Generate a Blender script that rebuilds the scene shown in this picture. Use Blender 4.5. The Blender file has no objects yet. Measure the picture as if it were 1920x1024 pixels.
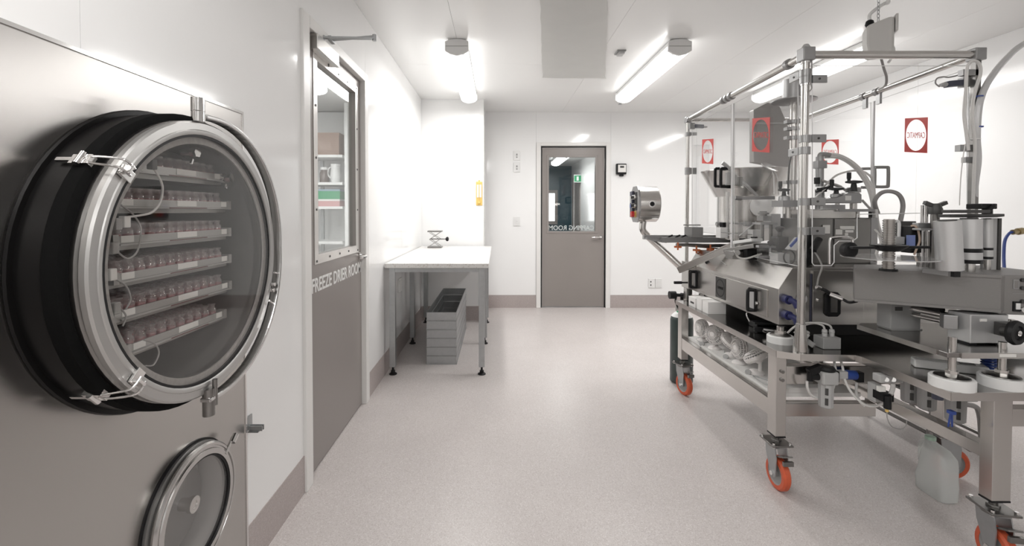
import bpy, bmesh, math, random
from mathutils import Vector, Matrix
random.seed(7)
sc = bpy.context.scene
COL = sc.collection
V3 = Vector
# ------------------------------------------------------------------ camera
F, CX, HOR, CAMZ = 850.0, 932.0, 395.0, 1.25     # focal length, vanishing point (1920x1024 frame), eye height
PITCH = math.radians(1.2)
sp_, cp_ = math.sin(PITCH), math.cos(PITCH)
CYP = HOR + F * math.tan(PITCH)
cam_d = bpy.data.cameras.new('camera')
cam = bpy.data.objects.new('camera', cam_d); COL.objects.link(cam)
cam.location = (0, 0, CAMZ); cam.rotation_euler = (math.pi/2 - PITCH, 0, 0)
cam_d.sensor_width = 36; cam_d.sensor_fit = 'HORIZONTAL'; cam_d.lens = F/1920*36
cam_d.shift_x = (960-CX)/1920; cam_d.shift_y = (CYP-512)/1920
cam_d.clip_start = 0.02; cam_d.clip_end = 100
sc.camera = cam
# ------------------------------------------------------------------ light and exposure
world = bpy.data.worlds.new('world'); sc.world = world; world.use_nodes = True
world.node_tree.nodes['Background'].inputs[0].default_value = (1, 1, 1, 1)
world.node_tree.nodes['Background'].inputs[1].default_value = 0.25
LAMP_POWER = 4.5           # glow of the fluorescent lenses
TUBE_WATTS = 15.0          # light each lamp sends down through its prismatic lens
sc.view_settings.view_transform = 'Standard'; sc.view_settings.look = 'None'
sc.view_settings.gamma = 1.0; sc.view_settings.use_curve_mapping = False
sc.view_settings.exposure = 0.28
sc.cycles.transparent_max_bounces = 24
sc.cycles.max_bounces = 10

def ray(px, py):
    u = (px-CX)/F; v = (CYP-py)/F
    return V3((u, cp_+v*sp_, -sp_+v*cp_))
def P(px, py, Y):          # point of the place at depth Y seen at that pixel
    d = ray(px, py); return V3((0, 0, CAMZ)) + d*(Y/d.y)
def PX(px, py, X):
    d = ray(px, py); return V3((0, 0, CAMZ)) + d*(X/d.x)
def PZ(px, py, Z):
    d = ray(px, py); return V3((0, 0, CAMZ)) + d*((Z-CAMZ)/d.z)
def PL(px, py, A, B):      # on the upright plane through A and B
    d = ray(px, py); n = V3((B[1]-A[1], A[0]-B[0], 0))
    t = n.dot(V3((A[0], A[1], CAMZ))-V3((0, 0, CAMZ)))/n.dot(d)
    return V3((0, 0, CAMZ)) + d*t

# ------------------------------------------------------------------ materials
MATS = {}
def mat(name, col, rough=0.5, metal=0.0, spec=0.5, nscale=None, namt=0.0, bump=0.0, stretch=(1,1,1), rvar=0.0):
    if name in MATS: return MATS[name]
    m = bpy.data.materials.new(name); m.use_nodes = True; nt = m.node_tree
    b = nt.nodes['Principled BSDF']
    b.inputs['Base Color'].default_value = (*col, 1); b.inputs['Roughness'].default_value = rough
    b.inputs['Metallic'].default_value = metal; b.inputs['Specular IOR Level'].default_value = spec
    if nscale:
        tc = nt.nodes.new('ShaderNodeTexCoord'); mp = nt.nodes.new('ShaderNodeMapping'); mp.inputs['Scale'].default_value = stretch
        nz = nt.nodes.new('ShaderNodeTexNoise'); nz.inputs['Scale'].default_value = nscale; nz.inputs['Detail'].default_value = 4
        nt.links.new(tc.outputs['Object'], mp.inputs[0]); nt.links.new(mp.outputs[0], nz.inputs['Vector'])
        if namt:
            mx = nt.nodes.new('ShaderNodeMix'); mx.data_type = 'RGBA'
            mx.inputs['A'].default_value = (*[c*(1-namt) for c in col], 1); mx.inputs['B'].default_value = (*[min(1, c*(1+namt)) for c in col], 1)
            nt.links.new(nz.outputs['Fac'], mx.inputs['Factor']); nt.links.new(mx.outputs['Result'], b.inputs['Base Color'])
        if rvar:
            mr = nt.nodes.new('ShaderNodeMapRange'); mr.inputs['To Min'].default_value = max(0.02, rough-rvar); mr.inputs['To Max'].default_value = rough+rvar
            nt.links.new(nz.outputs['Fac'], mr.inputs['Value']); nt.links.new(mr.outputs[0], b.inputs['Roughness'])
        if bump:
            bp = nt.nodes.new('ShaderNodeBump'); bp.inputs['Strength'].default_value = bump; bp.inputs['Distance'].default_value = 0.002
            nt.links.new(nz.outputs['Fac'], bp.inputs['Height']); nt.links.new(bp.outputs[0], b.inputs['Normal'])
    MATS[name] = m; return m
def clear(name, tint, gloss=0.05, ior=1.45, milky=0.0, milkcol=(.9,.9,.9)):
    if name in MATS: return MATS[name]
    m = bpy.data.materials.new(name); m.use_nodes = True; nt = m.node_tree; nt.nodes.clear()
    out = nt.nodes.new('ShaderNodeOutputMaterial'); tr = nt.nodes.new('ShaderNodeBsdfTransparent'); gl = nt.nodes.new('ShaderNodeBsdfGlossy')
    lw = nt.nodes.new('ShaderNodeLayerWeight'); lw.inputs['Blend'].default_value = .5; mx = nt.nodes.new('ShaderNodeMixShader')
    pw = nt.nodes.new('ShaderNodeMath'); pw.operation = 'POWER'; pw.inputs[1].default_value = 5.0; nt.links.new(lw.outputs['Facing'], pw.inputs[0])
    f0 = ((ior-1)/(ior+1))**2                       # Schlick's approximation, the same from both sides of the sheet
    fr = nt.nodes.new('ShaderNodeMath'); fr.operation = 'MULTIPLY_ADD'; fr.inputs[1].default_value = .92-f0; fr.inputs[2].default_value = f0; nt.links.new(pw.outputs[0], fr.inputs[0])
    tr.inputs[0].default_value = (*tint, 1); gl.inputs['Roughness'].default_value = gloss; gl.inputs['Color'].default_value = (.9, .9, .9, 1)
    src = tr.outputs[0]
    if milky:
        d0 = nt.nodes.new('ShaderNodeBsdfDiffuse'); d0.inputs[0].default_value = (*milkcol, 1); tl = nt.nodes.new('ShaderNodeBsdfTranslucent'); tl.inputs[0].default_value = (*milkcol, 1)
        df = nt.nodes.new('ShaderNodeMixShader'); df.inputs[0].default_value = .4; nt.links.new(d0.outputs[0], df.inputs[1]); nt.links.new(tl.outputs[0], df.inputs[2]); m2 = nt.nodes.new('ShaderNodeMixShader')
        m2.inputs[0].default_value = milky; nt.links.new(tr.outputs[0], m2.inputs[1]); nt.links.new(df.outputs[0], m2.inputs[2]); src = m2.outputs[0]
    nt.links.new(fr.outputs[0], mx.inputs[0]); nt.links.new(src, mx.inputs[1]); nt.links.new(gl.outputs[0], mx.inputs[2]); nt.links.new(mx.outputs[0], out.inputs[0])
    MATS[name] = m; return m
def emit(name, col, s):
    m = bpy.data.materials.new(name); m.use_nodes = True; b = m.node_tree.nodes['Principled BSDF']
    b.inputs['Base Color'].default_value = (.8, .8, .8, 1)
    b.inputs['Emission Color'].default_value = (*col, 1); b.inputs['Emission Strength'].default_value = s
    MATS[name] = m; return m

WALL = mat('white_wall_sheet', (.89, .89, .885), .10, spec=.45, nscale=1.6, bump=.012)
WALLB = mat('wall_core', (.78, .78, .77), .6)
CEIL = mat('ceiling_sheet', (.86, .86, .85), .22, spec=.4, nscale=2.0, bump=.02)
TAPE = mat('ceiling_film', (.62, .62, .60), .35, nscale=6, namt=.05, bump=.3)
FRAME = mat('door_frame_white', (.80, .79, .77), .3)
TAUPE = mat('door_taupe', (.275, .250, .235), .33, nscale=300, namt=.06, bump=.06)
STEEL = mat('brushed_steel', (.58, .565, .545), .21, 1.0)
STEELH = mat('brushed_steel_sheet', (.56, .545, .525), .27, 1.0)
PANEL = mat('drier_front_steel', (.46, .445, .43), .27, 1.0)
ROLL = mat('satin_roller', (.60, .60, .60), .38, .6)
NAVYB = mat('dark_blue_plug', (.018, .022, .10), .35)
CHROME = mat('polished_steel', (.72, .71, .70), .12, 1.0)
DULL = mat('dull_steel', (.25, .243, .235), .30, 1.0)
GALV = mat('zinc_plated_steel', (.42, .43, .435), .42, .85, nscale=35, namt=.12, rvar=.08)
ALU = mat('anodised_aluminium', (.36, .36, .36), .36, .7)
GREYP = mat('grey_plastic', (.30, .30, .295), .4)
LGREY = mat('light_grey_plastic', (.46, .46, .455), .4)
DGREY = mat('dark_grey_metal', (.07, .069, .067), .4, .3)
HEAD = mat('grey_powder_coat', (.22, .212, .205), .5, nscale=250, namt=.06, bump=.08)
BLACK = mat('black_plastic', (.012, .012, .013), .42, spec=.25)
RUBBER = mat('black_rubber_sleeve', (.006, .0055, .0055), .36, spec=.25)
FOAM = mat('black_foam', (.006, .006, .006), .95, spec=.1, nscale=400, bump=.3)
WHITEP = mat('white_plastic', (.80, .80, .79), .35)
FANW = mat('fan_white_plastic', (.90, .87, .85), .4)
CREAM = mat('cream_plastic', (.60, .59, .57), .4)
ORANGE = mat('orange_polyurethane', (.62, .11, .045), .4, nscale=60, namt=.15)
ORK = mat('orange_knob', (.60, .17, .06), .4)
RED = mat('red_sticker', (.60, .055, .045), .45)
REDP = mat('red_plastic', (.6, .03, .03), .35)
BLUE = mat('blue_plastic', (.03, .07, .30), .4)
NAVY = mat('navy_plastic', (.06, .065, .10), .4)
GREEN = mat('green_paint', (.03, .30, .13), .45)
BOTTLE = mat('cylinder_green_paint', (.045, .062, .060), .4, nscale=20, namt=.2)
PAPER = mat('paper_label', (.78, .77, .74), .6)
CARDW = mat('white_card', (.88, .87, .85), .55)
CARD = mat('brown_cardboard', (.36, .25, .20), .7)
YELLOW = mat('yellow_plastic', (.75, .52, .16), .45)
TEAL = mat('teal_paint', (.035, .085, .11), .3)
PINKL = mat('pink_liquid', (.42, .10, .11), .25)
HOSE = mat('grey_hose', (.50, .49, .47), .4)
HOSEW = mat('white_hose', (.72, .71, .69), .35)
CABLE = mat('grey_cable', (.33, .32, .31), .45)
WOOD = mat('bench_board_edge', (.55, .50, .44), .5)
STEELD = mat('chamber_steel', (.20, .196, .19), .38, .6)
ACRY = clear('clear_acrylic', (.985, .985, .985), .02, 1.22)
SMOKE = clear('door_acrylic', (.93, .925, .92), .03, 1.42)
GLASS = clear('window_glass', (.93, .95, .95), .02, 1.45)
VIALG = clear('vial_glass', (.93, .90, .90), .06, 2.0, .26, (.74, .66, .66))
JUG = clear('translucent_polyethylene', (.90, .92, .91), .25, 1.4, .62, (.88, .90, .89))
EDGE = mat('acrylic_edge', (.80, .80, .80), .25)
BENCH = None
def speckle(name, base, dark, light, scale, rough, thr=.62, spec=.4):
    m = bpy.data.materials.new(name); m.use_nodes = True; nt = m.node_tree; b = nt.nodes['Principled BSDF']
    tc = nt.nodes.new('ShaderNodeTexCoord')
    vo = nt.nodes.new('ShaderNodeTexVoronoi'); vo.inputs['Scale'].default_value = scale
    wn = nt.nodes.new('ShaderNodeTexWhiteNoise')
    nt.links.new(tc.outputs['Object'], vo.inputs['Vector']); nt.links.new(vo.outputs['Color'], wn.inputs['Vector'])
    r = nt.nodes.new('ShaderNodeValToRGB'); e = r.color_ramp.elements
    e[0].position = 0; e[0].color = (*dark, 1); e[1].position = 1; e[1].color = (*light, 1)
    for p, c in ((.12, dark), (.2, base), (.86, base), (.94, light)):
        k = e.new(p); k.color = (*c, 1)
    nt.links.new(wn.outputs['Value'], r.inputs[0])
    nz = nt.nodes.new('ShaderNodeTexNoise'); nz.inputs['Scale'].default_value = 3.0; nz.inputs['Detail'].default_value = 3
    nt.links.new(tc.outputs['Object'], nz.inputs['Vector'])
    mr = nt.nodes.new('ShaderNodeMapRange'); mr.inputs['To Min'].default_value = .93; mr.inputs['To Max'].default_value = 1.07
    nt.links.new(nz.outputs['Fac'], mr.inputs['Value'])
    mm = nt.nodes.new('ShaderNodeMix'); mm.data_type = 'RGBA'; mm.blend_type = 'MULTIPLY'; mm.inputs['Factor'].default_value = 1
    nt.links.new(r.outputs[0], mm.inputs['A']); nt.links.new(mr.outputs[0], mm.inputs['B']); nt.links.new(mm.outputs['Result'], b.inputs['Base Color'])
    b.inputs['Roughness'].default_value = rough; b.inputs['Specular IOR Level'].default_value = spec
    MATS[name] = m; return m
FLOOR = speckle('speckled_vinyl', (.59, .548, .533), (.50, .455, .44), (.69, .655, .64), 300, .36)
SKIRT = speckle('speckled_vinyl_skirting', (.44, .388, .373), (.38, .33, .32), (.50, .455, .445), 300, .4)
BENCH = speckle('speckled_worktop', (.80, .79, .77), (.66, .63, .60), (.84, .84, .83), 120, .3)

# ------------------------------------------------------------------ mesh builder
class MB:
    def __init__(s): s.v = []; s.f = []; s.sm = []
    def add(s, vs, fs, smooth=False):
        n = len(s.v); s.v += [tuple(x) for x in vs]
        for f in fs: s.f.append([n+i for i in f]); s.sm.append(smooth)
        return s
    def box(s, x0, x1, y0, y1, z0, z1):
        x0, x1 = min(x0, x1), max(x0, x1); y0, y1 = min(y0, y1), max(y0, y1); z0, z1 = min(z0, z1), max(z0, z1)
        return s.add([(x0,y0,z0),(x1,y0,z0),(x1,y1,z0),(x0,y1,z0),(x0,y0,z1),(x1,y0,z1),(x1,y1,z1),(x0,y1,z1)],
                     [(0,3,2,1),(4,5,6,7),(0,1,5,4),(1,2,6,5),(2,3,7,6),(3,0,4,7)])
    def obox(s, c, u, v, w, hu, hv, hw):           # oriented box, axes u v w with half sizes
        c = V3(c); u = V3(u).normalized(); v = V3(v).normalized(); w = V3(w).normalized()
        p = [c+u*a*hu+v*b*hv+w*k*hw for k in (-1,1) for a, b in ((-1,-1),(1,-1),(1,1),(-1,1))]
        return s.add(p, [(0,3,2,1),(4,5,6,7),(0,1,5,4),(1,2,6,5),(2,3,7,6),(3,0,4,7)])
    def bar(s, a, b, w, h, up=(0,0,1)):            # rectangular bar between two points
        a = V3(a); b = V3(b); d = b-a; n = d.normalized(); u = V3(up)
        if abs(n.dot(u)) > .98: u = V3((1,0,0))
        r = n.cross(u).normalized(); u = r.cross(n)
        return s.obox((a+b)/2, n, r, u, d.length/2, w/2, h/2)
    def lathe(s, prof, o=(0,0,0), ax=(0,0,1), seg=24, close=False, smooth=True):   # prof: (radius, height)
        o = V3(o); a = V3(ax).normalized(); t = V3((0,0,1)) if abs(a.z) < .9 else V3((1,0,0))
        u = a.cross(t).normalized(); w = a.cross(u); n = len(prof); vs = []; fs = []
        for i in range(seg):
            c = math.cos(2*math.pi*i/seg); q = math.sin(2*math.pi*i/seg)
            vs += [o+a*h+(u*c+w*q)*r for r, h in prof]
        for i in range(seg):
            j = (i+1) % seg
            for k in range(n if close else n-1):
                m = (k+1) % n
                if prof[k][0] < 1e-6 and prof[m][0] < 1e-6: continue
                fs.append((i*n+k, j*n+k, j*n+m, i*n+m))
        return s.add(vs, fs, smooth)
    def cyl(s, a, b, r, r2=None, seg=16):
        a = V3(a); b = V3(b); L = (b-a).length; r2 = r if r2 is None else r2; e = 1e-7
        s.lathe([(r, 0), (r2, L)], a, b-a, seg)
        s.lathe([(0, 0), (r, 0)], a, b-a, seg, smooth=False); return s.lathe([(r2, L), (0, L)], a, b-a, seg, smooth=False)
    def ring(s, o, ax, r0, r1, h, seg=32):         # washer from height 0 to h
        s.lathe([(r1, 0), (r1, h)], o, ax, seg); s.lathe([(r0, h), (r0, 0)], o, ax, seg)
        s.lathe([(r0, 0), (r1, 0)], o, ax, seg, smooth=False); return s.lathe([(r1, h), (r0, h)], o, ax, seg, smooth=False)
    def tube(s, pts, r, seg=8, closed=False):
        pts = [V3(p) for p in pts]; n = len(pts)
        tan = []
        for i in range(n):
            a = pts[(i-1) % n] if (closed or i > 0) else pts[i]; b = pts[(i+1) % n] if (closed or i < n-1) else pts[i]
            tan.append((b-a).normalized())
        t = V3((0,0,1)) if abs(tan[0].z) < .9 else V3((1,0,0)); u = tan[0].cross(t).normalized(); vs = []; fs = []
        for i in range(n):
            u = (u - tan[i]*u.dot(tan[i])); u = u.normalized() if u.length > 1e-6 else tan[i].orthogonal().normalized(); w = tan[i].cross(u)
            rr = r[i] if isinstance(r, (list, tuple)) else r
            vs += [pts[i]+(u*math.cos(2*math.pi*k/seg)+w*math.sin(2*math.pi*k/seg))*rr for k in range(seg)]
        for i in range(n if closed else n-1):
            j = (i+1) % n
            fs += [(i*seg+k, i*seg+(k+1)%seg, j*seg+(k+1)%seg, j*seg+k) for k in range(seg)]
        s.add(vs, fs, True)
        if not closed: s.add(vs[:seg], [tuple(range(seg))[::-1]]); s.add(vs[-seg:], [tuple(range(seg))])
        return s
    def prism(s, poly, d):                         # poly: 3D points, d: extrusion vector
        p = [V3(q) for q in poly]; d = V3(d); n = len(p)
        return s.add(p+[q+d for q in p], [tuple(range(n))[::-1], tuple(range(n, 2*n))]+[(i, (i+1) % n, n+(i+1) % n, n+i) for i in range(n)])
    def holeplate(s, c, U, Vv, N, hu, hv, ru, rv, th, seg=64):   # rectangle with an elliptic hole
        c = V3(c); U = V3(U).normalized(); Vv = V3(Vv).normalized(); N = V3(N).normalized()
        angs = sorted(set([2*math.pi*i/seg for i in range(seg)]+[math.atan2(b*hv, a*hu) % (2*math.pi) for a in (1,-1) for b in (1,-1)]))
        vs = []; n = len(angs)
        for t in angs:
            x, y = math.cos(t), math.sin(t); k = min(hu/abs(x) if abs(x) > 1e-9 else 9e9, hv/abs(y) if abs(y) > 1e-9 else 9e9)
            o = c+U*x*k+Vv*y*k; i = c+U*x*ru+Vv*y*rv
            vs += [o, i, i-N*th, o-N*th]
        fs = []
        for a in range(n):
            b = (a+1) % n
            for k in range(4):
                m = (k+1) % 4; fs.append((a*4+k, b*4+k, b*4+m, a*4+m))
        return s.add(vs, fs)
    def mesh(s, name):
        m = bpy.data.meshes.new(name); m.from_pydata(s.v, [], s.f); m.polygons.foreach_set('use_smooth', s.sm)
        bm = bmesh.new(); bm.from_mesh(m); bmesh.ops.recalc_face_normals(bm, faces=bm.faces); bm.to_mesh(m); bm.free()
        if any(s.sm): m.set_sharp_from_angle(angle=math.radians(38))
        m.update(); return m
def spline(pts, n=8):
    pts = [V3(p) for p in pts]; out = []
    for i in range(len(pts)-1):
        p0 = pts[max(i-1, 0)]; p1 = pts[i]; p2 = pts[i+1]; p3 = pts[min(i+2, len(pts)-1)]
        for k in range(n):
            t = k/n; out.append(.5*((2*p1)+(p2-p0)*t+(2*p0-5*p1+4*p2-p3)*t*t+(3*p1-p0-3*p2+p3)*t**3))
    return out+[pts[-1]]
LOCAL = set()
def thing(name, label, cat, loc=(0,0,0), group=None, local=False, kind=None, rz=0):
    o = bpy.data.objects.new(name, None); COL.objects.link(o); o.location = loc; o.rotation_euler.z = rz; o.empty_display_size = .05
    if label: o['label'] = label
    if cat: o['category'] = cat
    if group: o['group'] = group
    if kind: o['kind'] = kind
    if local: LOCAL.add(o.name)
    return o
def obj(name, mb, m, parent=None, bevel=0, label=None):
    me = mb if isinstance(mb, bpy.types.Mesh) else mb.mesh(name)
    if not me.materials: me.materials.append(m)
    o = bpy.data.objects.new(name, me); COL.objects.link(o)
    if parent:
        o.parent = parent
        if parent.type == 'EMPTY' and parent.name not in LOCAL: o.location = -parent.location
    if bevel:
        b = o.modifiers.new('bevel', 'BEVEL'); b.width = bevel; b.segments = 2; b.limit_method = 'ANGLE'; b.angle_limit = math.radians(50)
    if label: o['label'] = label
    return o
def tag(o, label, cat, group=None):
    o['label'] = label; o['category'] = cat
    if group: o['group'] = group
    return o
def struct(name, mb, m, parent=None, bevel=0):
    o = obj(name, mb, m, parent, bevel)
    if not parent: o['kind'] = 'structure'
    return o
def dup(root, loc, label=None, rz=None):
    r = root.copy(); COL.objects.link(r); r.location = loc
    if root.name in LOCAL: LOCAL.add(r.name)
    if rz is not None: r.rotation_euler.z = rz
    if label: r['label'] = label
    for ch in list(root.children):
        c = ch.copy(); COL.objects.link(c); c.parent = r
        for g in list(ch.children):
            d = g.copy(); COL.objects.link(d); d.parent = c
    return r
def lettering(name, txt, o, U, Vv, N, w, h, m, parent, th=.0012, bold=0.0):
    """flat letters: o = lower left corner, U/V axes of the surface, N its normal, fitted to w x h"""
    cu = bpy.data.curves.new('lettering', 'FONT'); cu.body = txt; cu.resolution_u = 3; cu.extrude = .5; cu.offset = bold
    t = bpy.data.objects.new('lettering', cu); COL.objects.link(t)
    dg = bpy.context.evaluated_depsgraph_get(); me = bpy.data.meshes.new_from_object(t.evaluated_get(dg)); bpy.data.objects.remove(t)
    xs = [v.co.x for v in me.vertices]; ys = [v.co.y for v in me.vertices]
    x0, x1, y0, y1 = min(xs), max(xs), min(ys), max(ys); o = V3(o); U = V3(U).normalized(); Vv = V3(Vv).normalized(); N = V3(N).normalized()
    for v in me.vertices:
        v.co = o+U*((v.co.x-x0)/(x1-x0)*w)+Vv*((v.co.y-y0)/(y1-y0)*h)+N*((v.co.z+.5)*th)
    me.update(); me.materials.clear(); me.materials.append(m)
    return obj(name, me, m, parent)
B = MB
# ================================================================== THE ROOM
H, XL, XR, YB, YJ, XJ, YN = 2.505, -.855, 3.60, 5.81, 5.13, -.15, -2.2
G = .0016
struct('floor', B().box(-3.3, 3.75, -2.35, 10.3, -.06, 0), FLOOR)
struct('ceiling', B().box(-3.3, 3.75, -2.35, 6.0, H+.008, H+.08), WALLB)
ceil_o = bpy.data.objects['ceiling']
xs = [XL, -.295, .826, 1.94, 3.03, XR]; ys = [YN, -.88, 1.52, 3.92, YB]
for i in range(5):
    for j in range(4):
        obj('ceiling_panel', B().box(xs[i]+G/2, xs[i+1]-G/2, ys[j]+G/2, ys[j+1]-G/2, H, H+.008), CEIL, ceil_o)
# left wall
wl = struct('wall_left', B().box(-.955, XL-.008, YN, -.2, 0, H).box(-.955, XL-.008, -.2, 1.52, 1.577, H).box(-.955, XL-.008, 1.52, 2.03, 0, H)
            .box(-.955, XL-.008, 2.03, 2.93, 2.09, H).box(-.955, XL-.008, 2.93, YJ+.1, 0, H), WALLB)
for s in (((YN, -.2, .165, H),), ((-.2, .938, 1.577, H),), ((.938, 1.52, 1.577, H), (1.52, 2.0, .165, H), (2.0, 2.96, 2.12, H)),
          ((2.96, 4.06, .165, H),), ((4.06, YJ, .165, H),)):
    mb = B()
    for k, (a, b, c, d) in enumerate(s):
        mb.box(XL-.008, XL, a+(G/2 if k == 0 else 0), b-(G/2 if k == len(s)-1 else 0), c, d)
    obj('wall_panel', mb, WALL, wl)
struct('baseboard_left', B().box(XL-.008, XL+.003, 1.521, 1.985, 0, .165).box(XL-.008, XL+.003, 2.972, YJ, 0, .165).box(XL-.008, XL+.003, YN, -.205, 0, .165), SKIRT)
# the short wall that juts forward beside the table
wj = struct('wall_jut', B().box(XL-.1, XJ-.008, YJ+.008, YB+.1, 0, H), WALLB)
obj('wall_panel', B().box(XL, XJ-.008, YJ, YJ+.008, .165, H), WALL, wj)
obj('wall_panel', B().box(XJ-.008, XJ, YJ+.0025, YB, .165, H), WALL, wj)
obj('corner_trim', B().box(XJ-.003, XJ+.002, YJ-.002, YJ+.004, .165, H), FRAME, wj)
struct('baseboard_jut', B().box(XL+.004, XJ+.003, YJ-.003, YJ+.008, 0, .165).box(XJ-.008, XJ+.003, YJ, YB, 0, .165), SKIRT)
# back wall
DX0, DX1 = .547, 1.408
wb = struct('wall_back', B().box(XJ-.008, DX0, YB+.008, YB+.1, 0, H).box(DX0, DX1, YB+.008, YB+.1, 2.075, H).box(DX1, XR+.1, YB+.008, YB+.1, 0, H), WALLB)
bx = [XJ, .50, 1.455, 2.55, XR]
obj('wall_panel', B().box(XJ, .50-G, YB, YB+.008, .165, H), WALL, wb)
obj('wall_panel', B().box(.50, 1.455-G, YB, YB+.008, 2.11, H), WALL, wb)
obj('wall_panel', B().box(1.455, 2.55-G, YB, YB+.008, .165, H), WALL, wb)
obj('wall_panel', B().box(2.55, XR, YB, YB+.008, .165, H), WALL, wb)
struct('baseboard_back', B().box(XJ+.004, .50, YB-.003, YB+.008, 0, .165).box(1.455, XR, YB-.003, YB+.008, 0, .165), SKIRT)
wr = struct('wall_right', B().box(XR+.008, XR+.1, YN, YB, 0, H), WALLB)
for a, b in ((YN, -.9), (-.9, .3), (.3, 1.5), (1.5, 2.7), (2.7, 3.9), (3.9, YB)):
    obj('wall_panel', B().box(XR, XR+.008, a+G/2, b-G/2, .165, H), WALL, wr)
struct('baseboard_right', B().box(XR-.003, XR+.008, YN, YB-.004, 0, .165), SKIRT)
wn = struct('wall_near', B().box(XL-.1, XR+.1, YN-.1, YN, 0, H), WALL)
struct('baseboard_near', B().box(XL+.004, XR-.004, YN, YN+.003, 0, .165), SKIRT)

# ------------------------------------------------------------------ door to the freeze drier room (left wall)
FY0, FY1, FZ = 2.055, 2.905, 2.075
struct('trim_1', B().box(-.955, XL+.014, 1.985, FY0, 0, FZ+.055).box(-.955, XL+.014, FY1, 2.972, 0, FZ+.055).box(-.955, XL+.014, FY0, FY1, FZ, FZ+.055), FRAME, bevel=.003)
LX = -.873                                         # face of the leaf
ly0, ly1 = FY0+.004, FY1-.004
wy0, wy1, wz0, wz1 = 2.205, 2.80, 1.035, 1.975       # glass opening
d1 = struct('door_1', B().box(LX-.04, LX, ly0, wy0, .008, FZ-.004).box(LX-.04, LX, wy1, ly1, .008, FZ-.004)
            .box(LX-.04, LX, wy0, wy1, .008, wz0).box(LX-.04, LX, wy0, wy1, wz1, FZ-.004), TAUPE)
obj('glass_pane', B().box(LX-.024, LX-.018, wy0, wy1, wz0, wz1), GLASS, d1)
sur = obj('window_surround', B().box(LX, LX+.004, wy0-.045, wy0, wz0-.045, wz1+.045).box(LX, LX+.004, wy1, wy1+.045, wz0-.045, wz1+.045)
          .box(LX, LX+.004, wy0, wy1, wz0-.045, wz0).box(LX, LX+.004, wy0, wy1, wz1, wz1+.045), mat('satin_steel_trim', (.66, .64, .62), .3, .8), d1, .001)
scm = B().cyl((0, 0, 0), (.003, 0, 0), .006, seg=8).mesh('screw'); scm.materials.append(DGREY)
def screw(y, z):
    o = obj('screw', scm, DGREY, sur); o.location = (LX+.0035, y, z)
for k in range(5):
    z = wz0-.03+k*(wz1-wz0+.06)/4; screw(wy0-.022, z); screw(wy1+.022, z)
for k in range(1, 4):
    y = wy0+k*(wy1-wy0)/4; screw(y, wz0-.022); screw(y, wz1+.022)
hd = obj('door_handle', B().tube(spline([(LX+.045, 2.862, .965), (LX+.05, 2.84, .965), (LX+.05, 2.76, .965), (LX+.04, 2.745, .965)], 4), .009), CHROME, d1)
obj('handle_rose', B().cyl((LX, 2.862, .965), (LX+.012, 2.862, .965), .026, seg=20).cyl((LX+.01, 2.862, .965), (LX+.048, 2.862, .965), .009), CHROME, hd)
for z in (.25, 1.0, 1.85):
    obj('hinge', B().cyl((LX+.006, FY0+.004, z-.05), (LX+.006, FY0+.004, z+.05), .007, seg=10), GALV, d1)
clo = obj('door_closer', B().box(LX, LX+.045, 2.11, 2.395, 2.0, 2.07), STEEL, d1, .003)
E = V3((-.60, 2.235, 2.092))
obj('closer_arm', B().bar((LX+.025, 2.22, 2.09), E, .022, .008).bar((XL+.012, 2.30, 2.108), E+V3((0, 0, .009)), .016, .008)
    .cyl((LX+.025, 2.22, 2.06), (LX+.025, 2.22, 2.10), .012).cyl(E-V3((0, 0, .012)), E+V3((0, 0, .018)), .010).box(XL+.012, XL+.03, 2.27, 2.33, 2.098, 2.12), GALV, clo)
lettering('lettering', 'FREEZE DRIER ROOM', (LX, 2.130, .856), (0, 1, 0), (0, 0, 1), (1, 0, 0), .764, .070, WHITEP, d1, bold=.018)
# ------------------------------------------------------------------ door at the back
struct('trim_2', B().box(.502, .560, YB-.012, YB+.1, 0, 2.12).box(1.395, 1.453, YB-.012, YB+.1, 0, 2.12).box(.560, 1.395, YB-.012, YB+.1, 2.078, 2.12), FRAME, bevel=.003)
struct('trim_3', B().box(.560, .573, YB+.014, YB+.06, 0, 2.078).box(1.382, 1.395, YB+.014, YB+.06, 0, 2.078).box(.573, 1.382, YB+.014, YB+.06, 2.062, 2.078), BLACK)
LY = YB+.022
a0, a1, gx0, gx1, gz0, gz1 = .578, 1.377, .665, 1.262, .985, 1.935
d2 = struct('door_2', B().box(a0, gx0, LY, LY+.04, .012, 2.057).box(gx1, a1, LY, LY+.04, .012, 2.057).box(gx0, gx1, LY, LY+.04, .012, gz0).box(gx0, gx1, LY, LY+.04, gz1, 2.057), TAUPE)
obj('glass_pane', B().box(gx0, gx1, LY+.015, LY+.021, gz0, gz1), GLASS, d2)
obj('window_surround', B().box(gx0-.028, gx0, LY-.006, LY, gz0-.028, gz1+.028).box(gx1, gx1+.028, LY-.006, LY, gz0-.028, gz1+.028)
    .box(gx0, gx1, LY-.006, LY, gz0-.028, gz0).box(gx0, gx1, LY-.006, LY, gz1, gz1+.028), TAUPE, d2, .002)
obj('door_lip', B().box(a0, a0+.018, LY-.004, LY, .012, 2.057).box(a1-.018, a1, LY-.004, LY, .012, 2.057).box(a0+.018, a1-.018, LY-.004, LY, 2.04, 2.057), TAUPE, d2)
hd = obj('door_handle', B().tube(spline([(1.332, LY-.045, .91), (1.31, LY-.05, .91), (1.23, LY-.05, .908), (1.215, LY-.042, .905)], 4), .009), CHROME, d2)
obj('handle_rose', B().cyl((1.332, LY, .91), (1.332, LY-.012, .91), .026, seg=20).cyl((1.332, LY-.01, .91), (1.332, LY-.05, .91), .009), CHROME, hd)
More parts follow.
